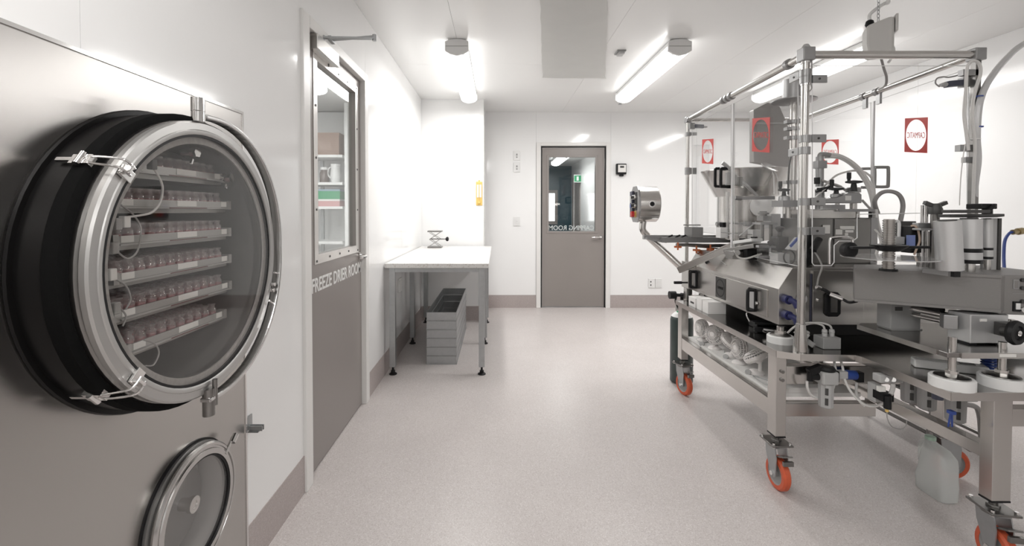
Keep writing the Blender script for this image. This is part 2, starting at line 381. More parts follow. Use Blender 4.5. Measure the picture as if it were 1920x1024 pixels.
lettering('lettering', 'CAPPING ROOM', (gx1-.01, LY+.021, gz0+.012), (-1, 0, 0), (0, 0, 1), (0, 1, 0), .585, .062, WHITEP, d2, bold=.012)

# ------------------------------------------------------------------ room behind the left door
struct('wall_beyond_left', B().box(-3.25, -3.15, 1.55, 5.9, 0, H).box(-3.25, -.96, 5.80, 5.9, 0, H).box(-3.25, -.96, 1.55, 1.62, 0, H).box(-1.78, -.96, 5.30, 5.80, 0, H), WALL)
rk = thing('storage_shelving', 'white shelving seen through the left door window', 'shelving', (-2.1, 5.45, 0))
for z in (.50, .86, 1.27, 1.55, 1.87):
    obj('shelf_board', B().box(-2.75, -1.80, 5.28, 5.70, z, z+.03), WHITEP, rk)
for x in (-2.74, -2.185):
    for y in (5.30, 5.68): obj('post', B().box(x-.018, x+.018, y-.018, y+.018, 0, 2.0), GALV, rk)
def carton(name, x0, x1, y0, y1, z0, z1, m, label, cat='box', flap=None, parts=True):
    t = thing(name, label, cat, ((x0+x1)/2, (y0+y1)/2, z0))
    obj('body', B().box(x0, x1, y0, y1, z0, z1), m, t, .002)
    if parts: obj('lid', B().box(x0-.0015, x1+.0015, y0-.0015, y1+.0015, z1-.02, z1+.002), flap or m, t)
    return t
carton('cardboard_carton', -2.14, -1.86, 5.35, 5.65, 1.90, 2.165, CARD, 'brown cardboard carton on the top shelf behind the left door')
carton('green_carton', -2.20, -1.85, 5.34, 5.62, 1.385, 1.50, GREEN, 'green carton on the lower shelf, upper of two, behind the left door', flap=mat('pale_blue_print', (.25, .35, .42), .5))
carton('pink_carton', -2.20, -1.85, 5.33, 5.62, 1.30, 1.383, mat('pink_card', (.60, .33, .33), .6), 'pale pink carton under the green carton behind the left door', flap=PAPER)
jr = thing('brown_jar', 'squat brown jar on the middle shelf behind the left door', 'jar', (-2.06, 5.42, 1.58))
obj('body', B().lathe([(0, 1.58), (.055, 1.58), (.055, 1.70), (.04, 1.72), (.04, 1.74), (0, 1.74)], (-2.06, 5.42, 0), seg=20), mat('brown_glass', (.12, .09, .08), .25), jr)
obj('lid', B().cyl((-2.06, 5.42, 1.735), (-2.06, 5.42, 1.765), .043, seg=20), WHITEP, jr)
jr = thing('white_pitcher', 'white plastic pitcher beside the brown jar behind the left door', 'pitcher', (-1.92, 5.40, 1.58))
obj('body', B().lathe([(0, 1.58), (.05, 1.58), (.06, 1.66), (.05, 1.75), (.056, 1.80), (.05, 1.80), (.045, 1.75), (.05, 1.66), (0, 1.60)], (-1.92, 5.40, 0), seg=20), WHITEP, jr)
obj('handle', B().tube(spline([(-1.975, 5.40, 1.63), (-2.01, 5.40, 1.68), (-2.0, 5.40, 1.75), (-1.965, 5.40, 1.77)], 5), .008), WHITEP, jr)
# ------------------------------------------------------------------ corridor behind the back door
struct('wall_beyond_back', B().box(1.64, 1.74, 5.95, 9.0, 0, 2.3).box(1.64, 1.74, 9.0, 9.75, 1.90, 2.3).box(1.64, 1.74, 9.75, 10.0, 0, 2.3).box(-.9, -.8, 5.95, 10.0, 0, 2.3), WALL)
struct('wall_beyond_end', B().box(-.9, 1.74, 10.0, 10.1, 0, 2.3), TEAL)
struct('ceiling_beyond', B().box(-.9, 1.74, 5.92, 10.1, 2.23, 2.3), CEIL)
struct('door_3', B().box(1.66, 1.70, 9.0, 9.75, 0, 1.90), TAUPE)
struct('trim_4', B().box(1.625, 1.642, 8.93, 9.0, 0, 1.95).box(1.625, 1.642, 9.75, 9.82, 0, 1.95).box(1.625, 1.642, 9.0, 9.75, 1.90, 1.95), TAUPE)
w1 = struct('window_1', B().box(.99, 1.33, 9.96, 10.0, .95, 1.02).box(.99, 1.06, 9.96, 10.0, 1.02, 1.70).box(1.27, 1.33, 9.96, 10.0, 1.02, 1.70).box(1.06, 1.27, 9.96, 10.0, 1.63, 1.70), TAUPE)
obj('pane', B().box(1.06, 1.27, 9.985, 9.995, 1.02, 1.63), emit('daylit_pane', (1, 1, 1), 1.6), w1)
ex = thing('exit_sign', 'small green exit sign on the corridor wall behind the back door', 'exit sign', (1.63, 8.87, 1.95))
obj('housing', B().box(1.50, 1.64, 8.85, 8.885, 1.80, 1.95), WHITEP, ex)
obj('sign_face', B().box(1.505, 1.635, 8.846, 8.85, 1.815, 1.935), GREEN, ex)
obj('running_figure', B().box(1.55, 1.59, 8.843, 8.846, 1.835, 1.915), WHITEP, ex)

# ------------------------------------------------------------------ fluorescent lamps
LENS = emit('lamp_lens', (1.0, .985, .97), LAMP_POWER)
def batten(x, y0, y1, z, label, group=None):
    t = thing('fluorescent_lamp', label, 'lamp', (x, (y0+y1)/2, z), group)
    def sec(pts, a, b, m, name):
        obj(name, B().prism([(x+p, a, z+q) for p, q in pts], (0, b-a, 0)), m, t)
    sec([(-.066, -.004), (.066, -.004), (.074, -.045), (-.074, -.045)], y0+.02, y1-.02, WHITEP, 'tray')
    sec([(-.078, -.047), (.078, -.047), (.080, -.085), (.062, -.105), (.03, -.116), (-.03, -.116), (-.062, -.105), (-.080, -.085)], y0+.02, y1-.02, LENS, 'lens')
    for a, b in ((y0, y0+.022), (y1-.022, y1)):
        sec([(-.085, -.022), (-.045, -.006), (0, -.002), (.045, -.006), (.085, -.022), (.085, -.088), (.05, -.110), (0, -.122), (-.05, -.110), (-.085, -.088)], a, b, WHITEP, 'end_cap')
        obj('clip', B().box(x-.08, x+.08, a-.002 if a == y0 else b, a if a == y0 else b+.002, z-.057, z-.054), GREYP, t)
    ld = bpy.data.lights.new('lamp_light', 'AREA'); ld.shape = 'RECTANGLE'; ld.size = .13; ld.size_y = y1-y0-.08; ld.energy = TUBE_WATTS; ld.color = (1.0, .985, .97)
    lo = bpy.data.objects.new('lamp_light', ld); COL.objects.link(lo); lo.parent = t; lo.location = (0, 0, -.1175)
    return t
LG = 'ceiling battens'
batten(-.295, 3.33, 4.83, H, 'long white fluorescent lamp on the ceiling above the table')
batten(1.335, 3.33, 4.83, H, 'long white fluorescent lamp on the ceiling right of the grey ceiling sheet')
batten(2.77, 3.33, 4.83, H, 'long white fluorescent lamp seen through the guard top of the machine')
batten(-.295, -.75, .75, H, 'fluorescent lamp on the near ceiling above the freeze drier side')
batten(1.335, -1.9, -.4, H, 'unseen fluorescent lamp added behind the viewpoint as fill light')  # unseen lamp, added to lighten the near floor and left wall
batten(-2.75, 2.6, 4.1, H, 'added unseen fluorescent lamp brightening the room behind the left door')  # extra lamp out of sight, added to brighten the side room
batten(-1.75, 3.0, 4.5, H, 'fluorescent lamp seen through the left door window')
batten(1.13, 7.4, 8.8, 2.23, 'fluorescent lamp in the corridor behind the back door')

# ------------------------------------------------------------------ ceiling fittings
ws = []
n = 14
for k in range(n+1): ws.append((.245+(.43-.245)*k/n+random.uniform(-.006, .006), 2.6+k*(4.30-2.6)/n))
for k in range(1, 6): ws.append((.43+k*.10, 4.30+random.uniform(-.012, .012)))
for k in range(n+1): ws.append((1.03+(.63-1.03)*k/n+random.uniform(-.006, .006), 4.33-k*(4.33-2.6)/n))
tag(obj('ceiling_film', B().prism([(x, y, H-.006) for x, y in ws], (0, 0, .006)), TAPE), 'grey sheet with wavy taped edges on the ceiling between two lamps', 'ceiling sheet')
c = PZ(1163, 97, H)
t = thing('ceiling_sensor', 'small square grey sensor on the ceiling beside the taped sheet', 'sensor', (c.x, c.y, H))
obj('base', B().box(c.x-.035, c.x+.035, c.y-.05, c.y+.05, H-.012, H), GREYP, t, .003)
obj('cover', B().box(c.x-.022, c.x+.024, c.y-.045, c.y+.03, H-.03, H-.012), LGREY, t, .004)
c = PZ(1163, 187, H)
t = thing('sprinkler_head', 'tiny metal sprinkler head at the far end of the middle lamp', 'sprinkler', (c.x, c.y, H))
obj('rose', B().cyl((c.x, c.y, H-.006), (c.x, c.y, H), .03), WHITEP, t); obj('nozzle', B().cyl((c.x, c.y, H-.05), (c.x, c.y, H-.006), .012), GALV, t)
obj('deflector', B().cyl((c.x, c.y, H-.056), (c.x, c.y, H-.05), .022), GALV, t)

# ------------------------------------------------------------------ things on the walls
def switchplate(px, py, label, marks, name='light_switch', w=.082, h=.118):
    c = P(px, py, YB); t = thing(name, label, 'switch' if 'switch' in name else 'socket', (c.x, YB, c.z))
    obj('plate', B().box(c.x-w/2, c.x+w/2, YB-.012, YB, c.z-h/2, c.z+h/2), WHITEP, t, .003)
    for dx, dz, hw, hh, m in marks: obj('rocker' if m is WHITEP else 'pin_slot', B().box(c.x+dx-hw, c.x+dx+hw, YB-.016, YB-.012, c.z+dz-hh, c.z+dz+hh), m, t)
switchplate(969, 292, 'white switch plate, upper of the pair left of the back door', [(0, .012, .008, .012, GREYP), (0, -.02, .008, .008, GREYP)])
switchplate(969, 314, 'white switch plate, lower of the pair left of the back door', [(0, .012, .008, .012, GREYP), (0, -.02, .008, .008, GREYP)])
switchplate(969, 415, 'white light switch at handle height left of the back door', [(0, 0, .02, .03, WHITEP), (0, .0, .003, .003, GREYP)])
switchplate(1221.5, 531, 'white power socket right of the back door, with pin slots', [(-.012, .02, .006, .008, BLACK), (-.012, -.022, .006, .008, BLACK)], 'wall_socket')
switchplate(1234.5, 531, 'white double switch plate beside the socket right of the back door', [(0, .022, .022, .016, WHITEP), (0, -.022, .022, .016, WHITEP)], 'socket_switch')
c = P(1163.5, 318.5, YB)
t = thing('access_reader', 'black wall box with pale display right of the back door', 'wall box', (c.x, YB, c.z))
obj('housing', B().box(c.x-.064, c.x+.064, YB-.05, YB, c.z-.06, c.z+.075), BLACK, t, .008)
obj('face', B().box(c.x-.045, c.x+.055, YB-.053, YB-.05, c.z-.035, c.z+.06), PAPER, t); obj('display', B().box(c.x-.02, c.x+.03, YB-.055, YB-.053, c.z+.02, c.z+.045), DGREY, t)
obj('spout', B().box(c.x-.02, c.x+.03, YB-.045, YB-.005, c.z-.085, c.z-.06), BLACK, t, .006)
c = P(898.5, 363, YJ)
t = thing('wall_thermometer', 'yellow and white hygrometer hanging on the wall above the table end', 'thermometer', (c.x, YJ, c.z))
obj('backplate', B().box(c.x-.036, c.x+.036, YJ-.012, YJ, c.z-.135, c.z+.135), YELLOW, t, .01)
obj('scale', B().box(c.x-.026, c.x+.026, YJ-.015, YJ-.012, c.z-.045, c.z+.10), PAPER, t); obj('tube', B().cyl((c.x, YJ-.018, c.z-.09), (c.x, YJ-.018, c.z+.1), .004), YELLOW, t)
obj('bulb', B().lathe([(0, -.02), (.018, -.012), (.018, .012), (0, .02)], (c.x, YJ-.014, c.z-.10), seg=12), YELLOW, t); obj('hanger', B().box(c.x-.01, c.x+.01, YJ-.01, YJ, c.z+.135, c.z+.15), YELLOW, t)
c = PX(738, 588, XL)
t = thing('wall_outlet', 'white outlet plate low on the left wall behind the table leg', 'socket', (XL, 3.95, .58))
obj('plate', B().box(XL, XL+.012, 3.89, 4.01, .54, .66), WHITEP, t, .003); obj('rocker', B().box(XL+.012, XL+.016, 3.91, 3.99, .62, .645), WHITEP, t)

# ------------------------------------------------------------------ table
T0, T1, TX0, TX1, TZ = 3.40, 5.08, -.846, -.062, .852
tb = thing('work_table', 'white topped bench with grey steel legs along the left wall', 'table', ((TX0+TX1)/2, (T0+T1)/2, 0))
obj('tabletop', B().box(TX0, TX1, T0, T1, TZ-.034, TZ), BENCH, tb, .003)
for x in (-.795, -.117):
    for y in (3.44, 4.24, 5.04):
        lg = obj('leg', B().box(x-.022, x+.022, y-.022, y+.022, .06, TZ-.035), GALV, tb, .002)
        obj('levelling_foot', B().cyl((x, y, .02), (x, y, .06), .008).cyl((x, y, .014), (x, y, .03), .016).lathe([(0, 0), (.03, 0), (.03, .006), (.014, .016), (0, .016)], (x, y, 0), seg=16), BLACK, lg)
for x in (-.795, -.117): obj('side_rail', B().box(x-.018, x+.018, 3.462, 5.018, TZ-.068, TZ-.035), GALV, tb)
for y in (3.44, 5.04): obj('cross_rail', B().box(-.773, -.139, y-.018, y+.018, TZ-.068, TZ-.035), GALV, tb)
# stacked tray frames under the table
FX0, FX1, FYa, FYb, fh = -.572, -.330, 3.66, 4.80, .0715
def trayframe(z, label):
    t = thing('tray_frame', label, 'tray', ((FX0+FX1)/2, (FYa+FYb)/2, z), 'metal tray frames stacked under the table')
    h = fh-.004; lip = .010
    for nm, b in (('end_panel', (FX0, FX1, FYa, FYa+.004)), ('end_panel', (FX0, FX1, FYb-.004, FYb)), ('side_panel', (FX0, FX0+.004, FYa+.004, FYb-.004)), ('side_panel', (FX1-.004, FX1, FYa+.004, FYb-.004))):
        obj(nm, B().box(*b, z+.006, z+h), GALV, t)
    obj('bottom_lip', B().box(FX0-.003, FX1+.003, FYa-.003, FYa+lip, z, z+.006).box(FX0-.003, FX1+.003, FYb-lip, FYb+.003, z, z+.006).box(FX0-.003, FX0+lip, FYa, FYb, z, z+.006).box(FX1-lip, FX1+.003, FYa, FYb, z, z+.006), GALV, t)
for k, w in enumerate(('bottom', 'second from the bottom', 'third from the bottom', 'fourth from the bottom', 'fifth from the bottom', 'topmost')):
    trayframe(k*fh, f'long grey metal tray frame, {w} of the stack under the table')
# laboratory jack
c = P(816, 462, 4.86); c.z = TZ; jx, jy = c.x, c.y
j = thing('laboratory_jack', 'small steel scissor lab jack with black knob standing on the white bench', 'lab jack', (jx, jy, TZ))
obj('base_plate', B().box(jx-.075, jx+.075, jy-.06, jy+.06, TZ, TZ+.016), DULL, j, .002)
obj('top_plate', B().box(jx-.075, jx+.075, jy-.06, jy+.06, TZ+.170, TZ+.184), DULL, j, .002)
for s in (-.05, .05):
    for a, b in (((-.055, .02), (.055, .093)), ((.055, .02), (-.055, .093)), ((-.055, .093), (.055, .166)), ((.055, .093), (-.055, .166))):
        obj('scissor_arm', B().bar((jx+a[0], jy+s, TZ+a[1]), (jx+b[0], jy+s+(.004 if a[0] < 0 else -.004), TZ+b[1]), .004, .014, up=(0, 1, 0)), DULL, j)
obj('spindle', B().cyl((jx-.055, jy, TZ+.093), (jx+.115, jy, TZ+.093), .006), DULL, j)
obj('knob', B().lathe([(0, 0), (.012, 0), (.024, .012), (.024, .026), (.012, .034), (0, .034)], (jx+.112, jy, TZ+.093), (1, 0, 0), 14), BLACK, j)
# ================================================================== FREEZE DRIER (through the left wall)
YC, ZC = 1.135, 1.13
PF = -.850                                          # face of the front panel
fd = thing('freeze_drier', 'stainless freeze drier with large round glass door set in the left wall', 'freeze drier', (-.90, .66, 0))
AX = (1, 0, 0)
pn = B()
Uy, Uz, N = (0, 1, 0), (0, 0, 1), (1, 0, 0)
LYc, LZc = 1.236, .425
for y0, y1, z0, z1 in ((-.2, 1.52, .0, .225), (-.2, 1.036, .225, .625), (1.436, 1.52, .225, .625), (-.2, 1.52, .625, .75), (-.2, .755, .75, 1.51), (1.515, 1.52, .75, 1.51), (-.2, 1.52, 1.51, 1.577)):
    pn.box(PF-.02, PF, y0, y1, z0, z1)
pn.holeplate((PF, YC, ZC), Uy, Uz, N, .38, .38, .335, .335, .02, 72)
pn.holeplate((PF, LYc, LZc), Uy, Uz, N, .20, .20, .150, .150, .02, 64)
obj('front_panel', pn, PANEL, fd)
obj('panel_edge', B().box(PF, PF+.004, -.2, 1.52, 1.571, 1.579).box(PF, PF+.003, 1.514, 1.522, 0, 1.571), CHROME, fd)
def X(x): return (x, YC, ZC)
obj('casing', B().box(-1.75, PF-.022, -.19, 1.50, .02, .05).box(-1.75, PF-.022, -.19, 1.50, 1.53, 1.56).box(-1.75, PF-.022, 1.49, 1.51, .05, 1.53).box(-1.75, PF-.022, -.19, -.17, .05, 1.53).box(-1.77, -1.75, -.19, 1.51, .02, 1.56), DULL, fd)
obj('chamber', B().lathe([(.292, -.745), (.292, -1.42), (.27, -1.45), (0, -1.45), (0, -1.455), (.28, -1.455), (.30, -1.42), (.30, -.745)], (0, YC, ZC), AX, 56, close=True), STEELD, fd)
obj('rear_flange', B().lathe([(.30, -.850), (.36, -.850), (.362, -.847), (.360, -.842), (.30, -.842)], (0, YC, ZC), AX, 72, close=True), RUBBER, fd)
obj('rubber_sleeve', B().lathe([(.30, -.848), (.350, -.848), (.350, -.79), (.30, -.79)], (0, YC, ZC), AX, 72, close=True), RUBBER, fd)
obj('foam_band', B().lathe([(.30, -.795), (.350, -.795), (.354, -.790), (.354, -.762), (.345, -.757), (.30, -.757)], (0, YC, ZC), AX, 72, close=True), FOAM, fd)
obj('chamber_flange', B().lathe([(.29, -.765), (.334, -.765), (.338, -.757), (.338, -.748), (.333, -.744), (.29, -.744)], (0, YC, ZC), AX, 72, close=True), DULL, fd)
# round door
dr = obj('round_door', B().lathe([(.306, -.742), (.334, -.742), (.338, -.739), (.338, -.728), (.334, -.724), (.318, -.7235), (.316, -.7215), (.310, -.7215), (.306, -.724)], (0, YC, ZC), AX, 88, close=True), mat('satin_steel_ring', (.47, .465, .455), .36, .85), fd)
obj('gasket', B().lathe([(.300, -.738), (.3055, -.738), (.3055, -.7245), (.300, -.7245)], (0, YC, ZC), AX, 88, close=True), BLACK, dr)
obj('seal_ring', B().lathe([(.284, -.7375), (.300, -.7375), (.300, -.733), (.284, -.733)], (0, YC, ZC), AX, 88, close=True), mat('mottled_seal', (.36, .345, .33), .6, nscale=90, namt=.3), dr)
obj('glass_disc', B().lathe([(0, -.732), (.300, -.732), (.300, -.7255), (0, -.7255)], (0, YC, ZC), AX, 88), SMOKE, dr)
def pol(r, deg, x): return V3((x, YC+r*math.cos(math.radians(deg)), ZC+r*math.sin(math.radians(deg))))
yk = B(); n = 44; vs = []; fs = []
for i in range(n+1):
    d = 94-(188*i/n); s = .5+.5*abs(math.cos(math.radians(d)))
    w = .018; ro_ = .345+.013*abs(math.sin(math.radians(2*max(-90, min(90, d)))))
    for r, x in ((ro_, -.735), (ro_+.011, -.735), (ro_+.011, -.735+w*1.5), (ro_, -.735+w*1.5)): vs.append(pol(r, d, x))
for i in range(n):
    for k in range(4): fs.append((i*4+k, i*4+(k+1) % 4, (i+1)*4+(k+1) % 4, (i+1)*4+k))
fs += [(0, 1, 2, 3), (n*4+3, n*4+2, n*4+1, n*4)]
yk.add(vs, fs)
yo = obj('hinge_yoke', yk, mat('polished_yoke', (.55, .545, .54), .2, 1.0), dr, .003)
yt = YC-.035
obj('pivot_pin', B().cyl((-.722, yt, ZC+.335), (-.722, yt, ZC+.358), .015).cyl((-.722, yt, ZC+.360), (-.722, yt, ZC+.392), .0155), CHROME, dr)
obj('pivot_pin', B().cyl((-.722, YC-.01, ZC-.392), (-.722, YC-.01, ZC-.325), .014).cyl((-.712, YC+.0, ZC-.37), (-.712, YC+.0, ZC-.305), .006), DULL, dr)
for dg in (8, -8):
    obj('stop_pin', B().cyl(pol(.335, -22+dg*.2, -.7215), pol(.335, -22+dg*.2, -.712), .006).cyl(pol(.365, -22+dg, -.715), pol(.325, -22+dg, -.715), .003, seg=8), CHROME, dr)
# toggle latches
def latch(deg):
    c = pol(.318, deg, -.722); rad = V3((0, math.cos(math.radians(deg)), math.sin(math.radians(deg)))); tn = V3((0, -rad.z, rad.y)); nx = V3((1, 0, 0))
    lt = obj('toggle_latch', B().obox(c+nx*.003, rad, tn, nx, .016, .012, .003).obox(c+nx*.012+rad*.012, nx, tn, rad, .010, .010, .003), CHROME, fd, .001)
    loop = [c+nx*.018+tn*.009+rad*.004, c+nx*.012+tn*.010+rad*.03, c-nx*.035+tn*.008+rad*.040, c-nx*.045+rad*.042, c-nx*.035-tn*.008+rad*.040, c+nx*.012-tn*.010+rad*.03, c+nx*.018-tn*.009+rad*.004]
    obj('wire_loop', B().tube(spline(loop, 5), .0024, closed=False), CHROME, lt)
    q = c-nx*.055+rad*.036
    obj('latch_body', B().obox(q, nx, tn, rad, .018, .011, .007).cyl(q+tn*.014+rad*.008, q-tn*.014+rad*.008, .006, seg=10).obox(q-nx*.03+rad*.004, nx, tn, rad, .016, .004, .003), CHROME, lt)
latch(143); latch(222)
# interior fittings
zs = [.951+i*.0785 for i in range(6)]              # tray heights, lowest first
XT = -.790
for i, z in enumerate(zs):
    hw = .205 if 0 < i < 5 else .185
    obj('shelf', B().box(-1.36, XT-.012, YC-hw, YC+hw, z-.021, z-.010), DULL, fd)
obj('cooling_coil', B().tube([(-.86+.0*k, YC+.13*math.cos(k*2*math.pi/28), ZC+.245+.022*math.sin(k*2*math.pi/28)) for k in range(28)], .010, closed=True), DULL, fd)
obj('rear_port', B().lathe([(0, 0), (.085, 0), (.085, .02), (.06, .03), (0, .03)], (-1.449, YC-.05, ZC+.10), AX, 28), BLACK, fd)
for y, z in ((.02, .268), (.165, .213)):
    obj('bolt', B().cyl((-.80, YC+y, ZC+z), (-.765, YC+y, ZC+z), .009, seg=12).cyl((-.775, YC+y, ZC+z), (-.76, YC+y, ZC+z), .013, seg=6).bar((-.77, YC+y-.012, ZC+z-.03), (-.77, YC+y-.006, ZC+z-.018), .005, .005), CHROME, fd)
for y0, y1 in ((.06, .02),):
    obj('support_rod', B().cyl((-1.30, YC+.08, ZC-.26), (-1.30, YC+.08, ZC+.24), .004), DULL, fd)
# cables with sensors
def sens(p, yaw=0):
    p = V3(p); return B().box(p.x-.006, p.x+.008, p.y-.008, p.y+.008, p.z-.012, p.z+.012)
Xc = -.772
def q(px, py, x=Xc): return PX(px, py, x)
obj('sensor_cable', B().tube(spline([q(284, 310), q(297, 330), q(305, 352), q(300, 380), q(285, 398), q(262, 404), q(240, 407), q(233, 412)], 6), .0026, 6), HOSEW, fd)
obj('sensor_cable', B().tube(spline([q(216, 376), q(232, 388), q(252, 405), q(264, 430), q(258, 470), q(240, 485), q(222, 474)], 6), .0018, 6), CABLE, fd)
obj('sensor_cable', B().tube(spline([q(212, 522), q(235, 535), q(245, 560), q(236, 580)], 6), .0018, 6), CABLE, fd)
obj('sensor_cable', B().tube(spline([q(222, 575), q(236, 592), q(230, 612)], 6), .0018, 6), CABLE, fd)
obj('sensor_cable', B().tube(spline([q(270, 638), q(290, 645), q(298, 662), q(288, 684), q(272, 686)], 6), .0018, 6), CABLE, fd)
for px, py, m in ((284, 308, DGREY), (233, 416, PAPER), (217, 420, CABLE), (211, 465, CABLE), (207, 515, PAPER), (214, 578, CABLE)):
    obj('sensor_clip', sens(q(px, py)), m, fd, .002)
# lower condenser port
PX0 = PF
obj('port_gasket', B().lathe([(.150, PX0-.004), (.180, PX0-.004), (.180, PX0+.003), (.150, PX0+.003)], (0, LYc, LZc), AX, 64, close=True), BLACK, fd)
obj('port_flange', B().lathe([(.146, PX0-.01), (.174, PX0-.01), (.174, PX0+.010), (.168, PX0+.014), (.146, PX0+.014)], (0, LYc, LZc), AX, 64, close=True), STEELD, fd)
pd = obj('port_door', B().lathe([(.138, PX0+.016), (.168, PX0+.016), (.171, PX0+.020), (.171, PX0+.026), (.166, PX0+.031), (.160, PX0+.031), (.159, PX0+.028), (.154, PX0+.028), (.152, PX0+.032), (.138, PX0+.032)], (0, LYc, LZc), AX, 72, close=True), mat('port_ring_steel', (.50, .49, .48), .2, 1.0), fd)
obj('gasket', B().lathe([(.133, PX0+.018), (.138, PX0+.018), (.138, PX0+.029), (.133, PX0+.029)], (0, LYc, LZc), AX, 64, close=True), BLACK, pd)
obj('glass_disc', B().lathe([(0, PX0+.019), (.140, PX0+.019), (.140, PX0+.026), (0, PX0+.026)], (0, LYc, LZc), AX, 64), SMOKE, pd)
obj('condenser_chamber', B().lathe([(.142, PX0+.012), (.142, PX0-.30), (0, PX0-.30), (0, PX0-.305), (.148, PX0-.305), (.148, PX0+.012)], (0, LYc, LZc), AX, 48, close=True), mat('condenser_liner', (.68, .67, .66), .4, .1), fd)
obj('condenser_disc', B().lathe([(0, PX0-.045), (.108, PX0-.045), (.111, PX0-.041), (.108, PX0-.037), (0, PX0-.037)], (0, LYc, LZc), AX, 48), mat('condenser_plate', (.34, .335, .33), .4, .3), fd)
obj('condenser_stub', B().cyl((PX0-.04, LYc+.02, LZc), (PX0+.0, LYc+.02, LZc), .017, seg=20).ring((PX0-.010, LYc+.02, LZc), AX, .010, .022, .012, 20), CHROME, fd)
obj('ice_coil', B().tube([(PX0-.062-.006*math.sin(k*.9), LYc+.118*math.cos(math.radians(-80+k*6)), LZc+.118*math.sin(math.radians(-80+k*6))) for k in range(28)], [.006+.007*abs(math.sin(k*.45)) for k in range(28)], 10), LGREY, fd)
for dg in (38, 205):
    c = V3((PX0+.03, LYc+.168*math.cos(math.radians(dg)), LZc+.168*math.sin(math.radians(dg)))); rd = V3((0, math.cos(math.radians(dg)), math.sin(math.radians(dg))))
    lk = obj('swing_clamp', B().cyl(c-rd*.02, c+rd*.030, .005, seg=10).cyl(c+rd*.014+V3((.006, 0, 0)), c+rd*.04+V3((.006, 0, 0)), .009, seg=12), CHROME, fd)
c = V3((XL+.006, 1.545, .515))
t = thing('wall_bracket', 'small angled steel bracket on the wall beside the freeze drier panel', 'bracket', tuple(c))
obj('back_plate', B().box(XL, XL+.005, 1.53, 1.56, .50, .545), GALV, t); obj('arm', B().box(XL+.005, XL+.05, 1.537, 1.541, .495, .512).box(XL+.005, XL+.05, 1.548, 1.552, .495, .512).box(XL+.005, XL+.04, 1.53, 1.56, .492, .495), GALV, t)

# ------------------------------------------------------------------ trays and vials
ORD = ['lowest', 'second lowest', 'third lowest', 'third highest', 'second highest', 'topmost']
NAT = 12; RAILM = mat('tray_rail', (.42, .415, .40), .4, .7)
NTH = ['first', 'second', 'third', 'fourth', 'fifth', 'sixth', 'seventh', 'eighth', 'ninth', 'tenth', 'eleventh', 'twelfth']; RTH = ['front', 'second', 'third', 'fourth']
vg = B().lathe([(0, .0008), (.0108, .0008), (.0112, .003), (.0112, .026), (.0085, .030), (.0072, .032), (.0072, .036), (.0098, .0368), (.0098, .0415), (.0066, .0415)], seg=12).mesh('vial'); vg.materials.append(VIALG)
lq = B().lathe([(0, .002), (.0104, .002), (.0104, .019), (0, .018)], seg=10).mesh('liquid'); lq.materials.append(PINKL)
rest = B(); rest_l = B(); nv = 0
for i, z in enumerate(zs):
    hw = .200 if 0 < i < 5 else .172
    t = thing('vial_tray', f'{ORD[i]} stainless vial tray on its shelf inside the freeze drier', 'tray', (XT-.2, YC, z-.010), 'vial trays in the freeze drier')
    obj('tray_pan', B().box(-1.20, XT, YC-hw+.008, YC+hw-.008, z-.010, z-.006).box(-1.20, -1.197, YC-hw+.008, YC+hw-.008, z-.006, z+.012), DULL, t)
    obj('front_rail', B().box(XT-.004, XT, YC-hw+.008, YC+hw-.008, z-.006, z+.010).box(XT, XT+.006, YC-hw+.008, YC+hw-.008, z-.010, z-.007), RAILM, t)
    for s in (-1, 1):
        obj('end_bracket', B().box(XT-.02, XT+.003, YC+s*hw-.007*(1 if s > 0 else 1), YC+s*hw+.007, z-.012, z+.013), RAILM, t)
    for y, w in ((-hw+.032, .017), (.02, .036), (hw-.026, .012)):
        obj('paper_label', B().box(XT+.0002, XT+.0012, YC+y-w, YC+y+w, z-.004, z+.010), PAPER, t)
    obj('red_strip', B().box(XT+.0062, XT+.0068, YC-.05, YC+.09, z-.0095, z-.0075), mat('dark_red_strip', (.10, .01, .012), .5), t)
    N_ = NAT if 0 < i < 5 else 10
    for r in range(12):
        for k in range(N_):
            y = YC+(-hw+.026)+k*(2*hw-.052)/(N_-1)+(.5*(2*hw-.052)/(N_-1) if r % 2 and k < N_-1 else 0)
            if r % 2 and k == N_-1: continue
            x = XT-.020-r*.0262; zz = z-.006
            if r < 4 and nv < 300:
                o = bpy.data.objects.new('vial', vg); COL.objects.link(o); o.location = (x, y, zz)
                o['label'] = (f'{NTH[k]} pink vial from the left, front row of the {ORD[i]} tray' if r == 0 else f'clear vial of pink liquid, {RTH[r]} row of the {ORD[i]} tray'); o['category'] = 'vial'; o['group'] = f'vials on the {ORD[i]} tray'
                l = bpy.data.objects.new('liquid', lq); COL.objects.link(l); l.parent = o; nv += 1
            else:
                rest.lathe([(0, .0008), (.0122, .0008), (.0122, .025), (.0072, .032), (.0098, .0368), (.0098, .0415), (.0066, .0415)], (x, y, zz), seg=8)
                rest.lathe([(0, .002), (.0108, .002), (.0108, .018), (0, .018)], (x, y, zz), seg=8)
nf = len(rest.f)
rm = rest.mesh('rear_vials'); rm.materials.append(VIALG); rm.materials.append(PINKL)
per = 8*6+8*3
idx = []
while len(idx) < nf: idx += [0]*(8*6)+[1]*(8*3)
rm.polygons.foreach_set('material_index', idx[:nf]); rm.update()
ro = bpy.data.objects.new('rear_vials', rm); COL.objects.link(ro)
ro['label'] = 'rear rows of small pink vials on the trays of the freeze drier'; ro['category'] = 'vials'; ro['kind'] = 'stuff'
# ================================================================== CAPPING MACHINE ON ITS CART
DZ = .63
mc = thing('capping_machine', 'stainless bottle capping machine with clear guard panels on a wheeled steel cart', 'machine', (1.65, 2.5, 0))
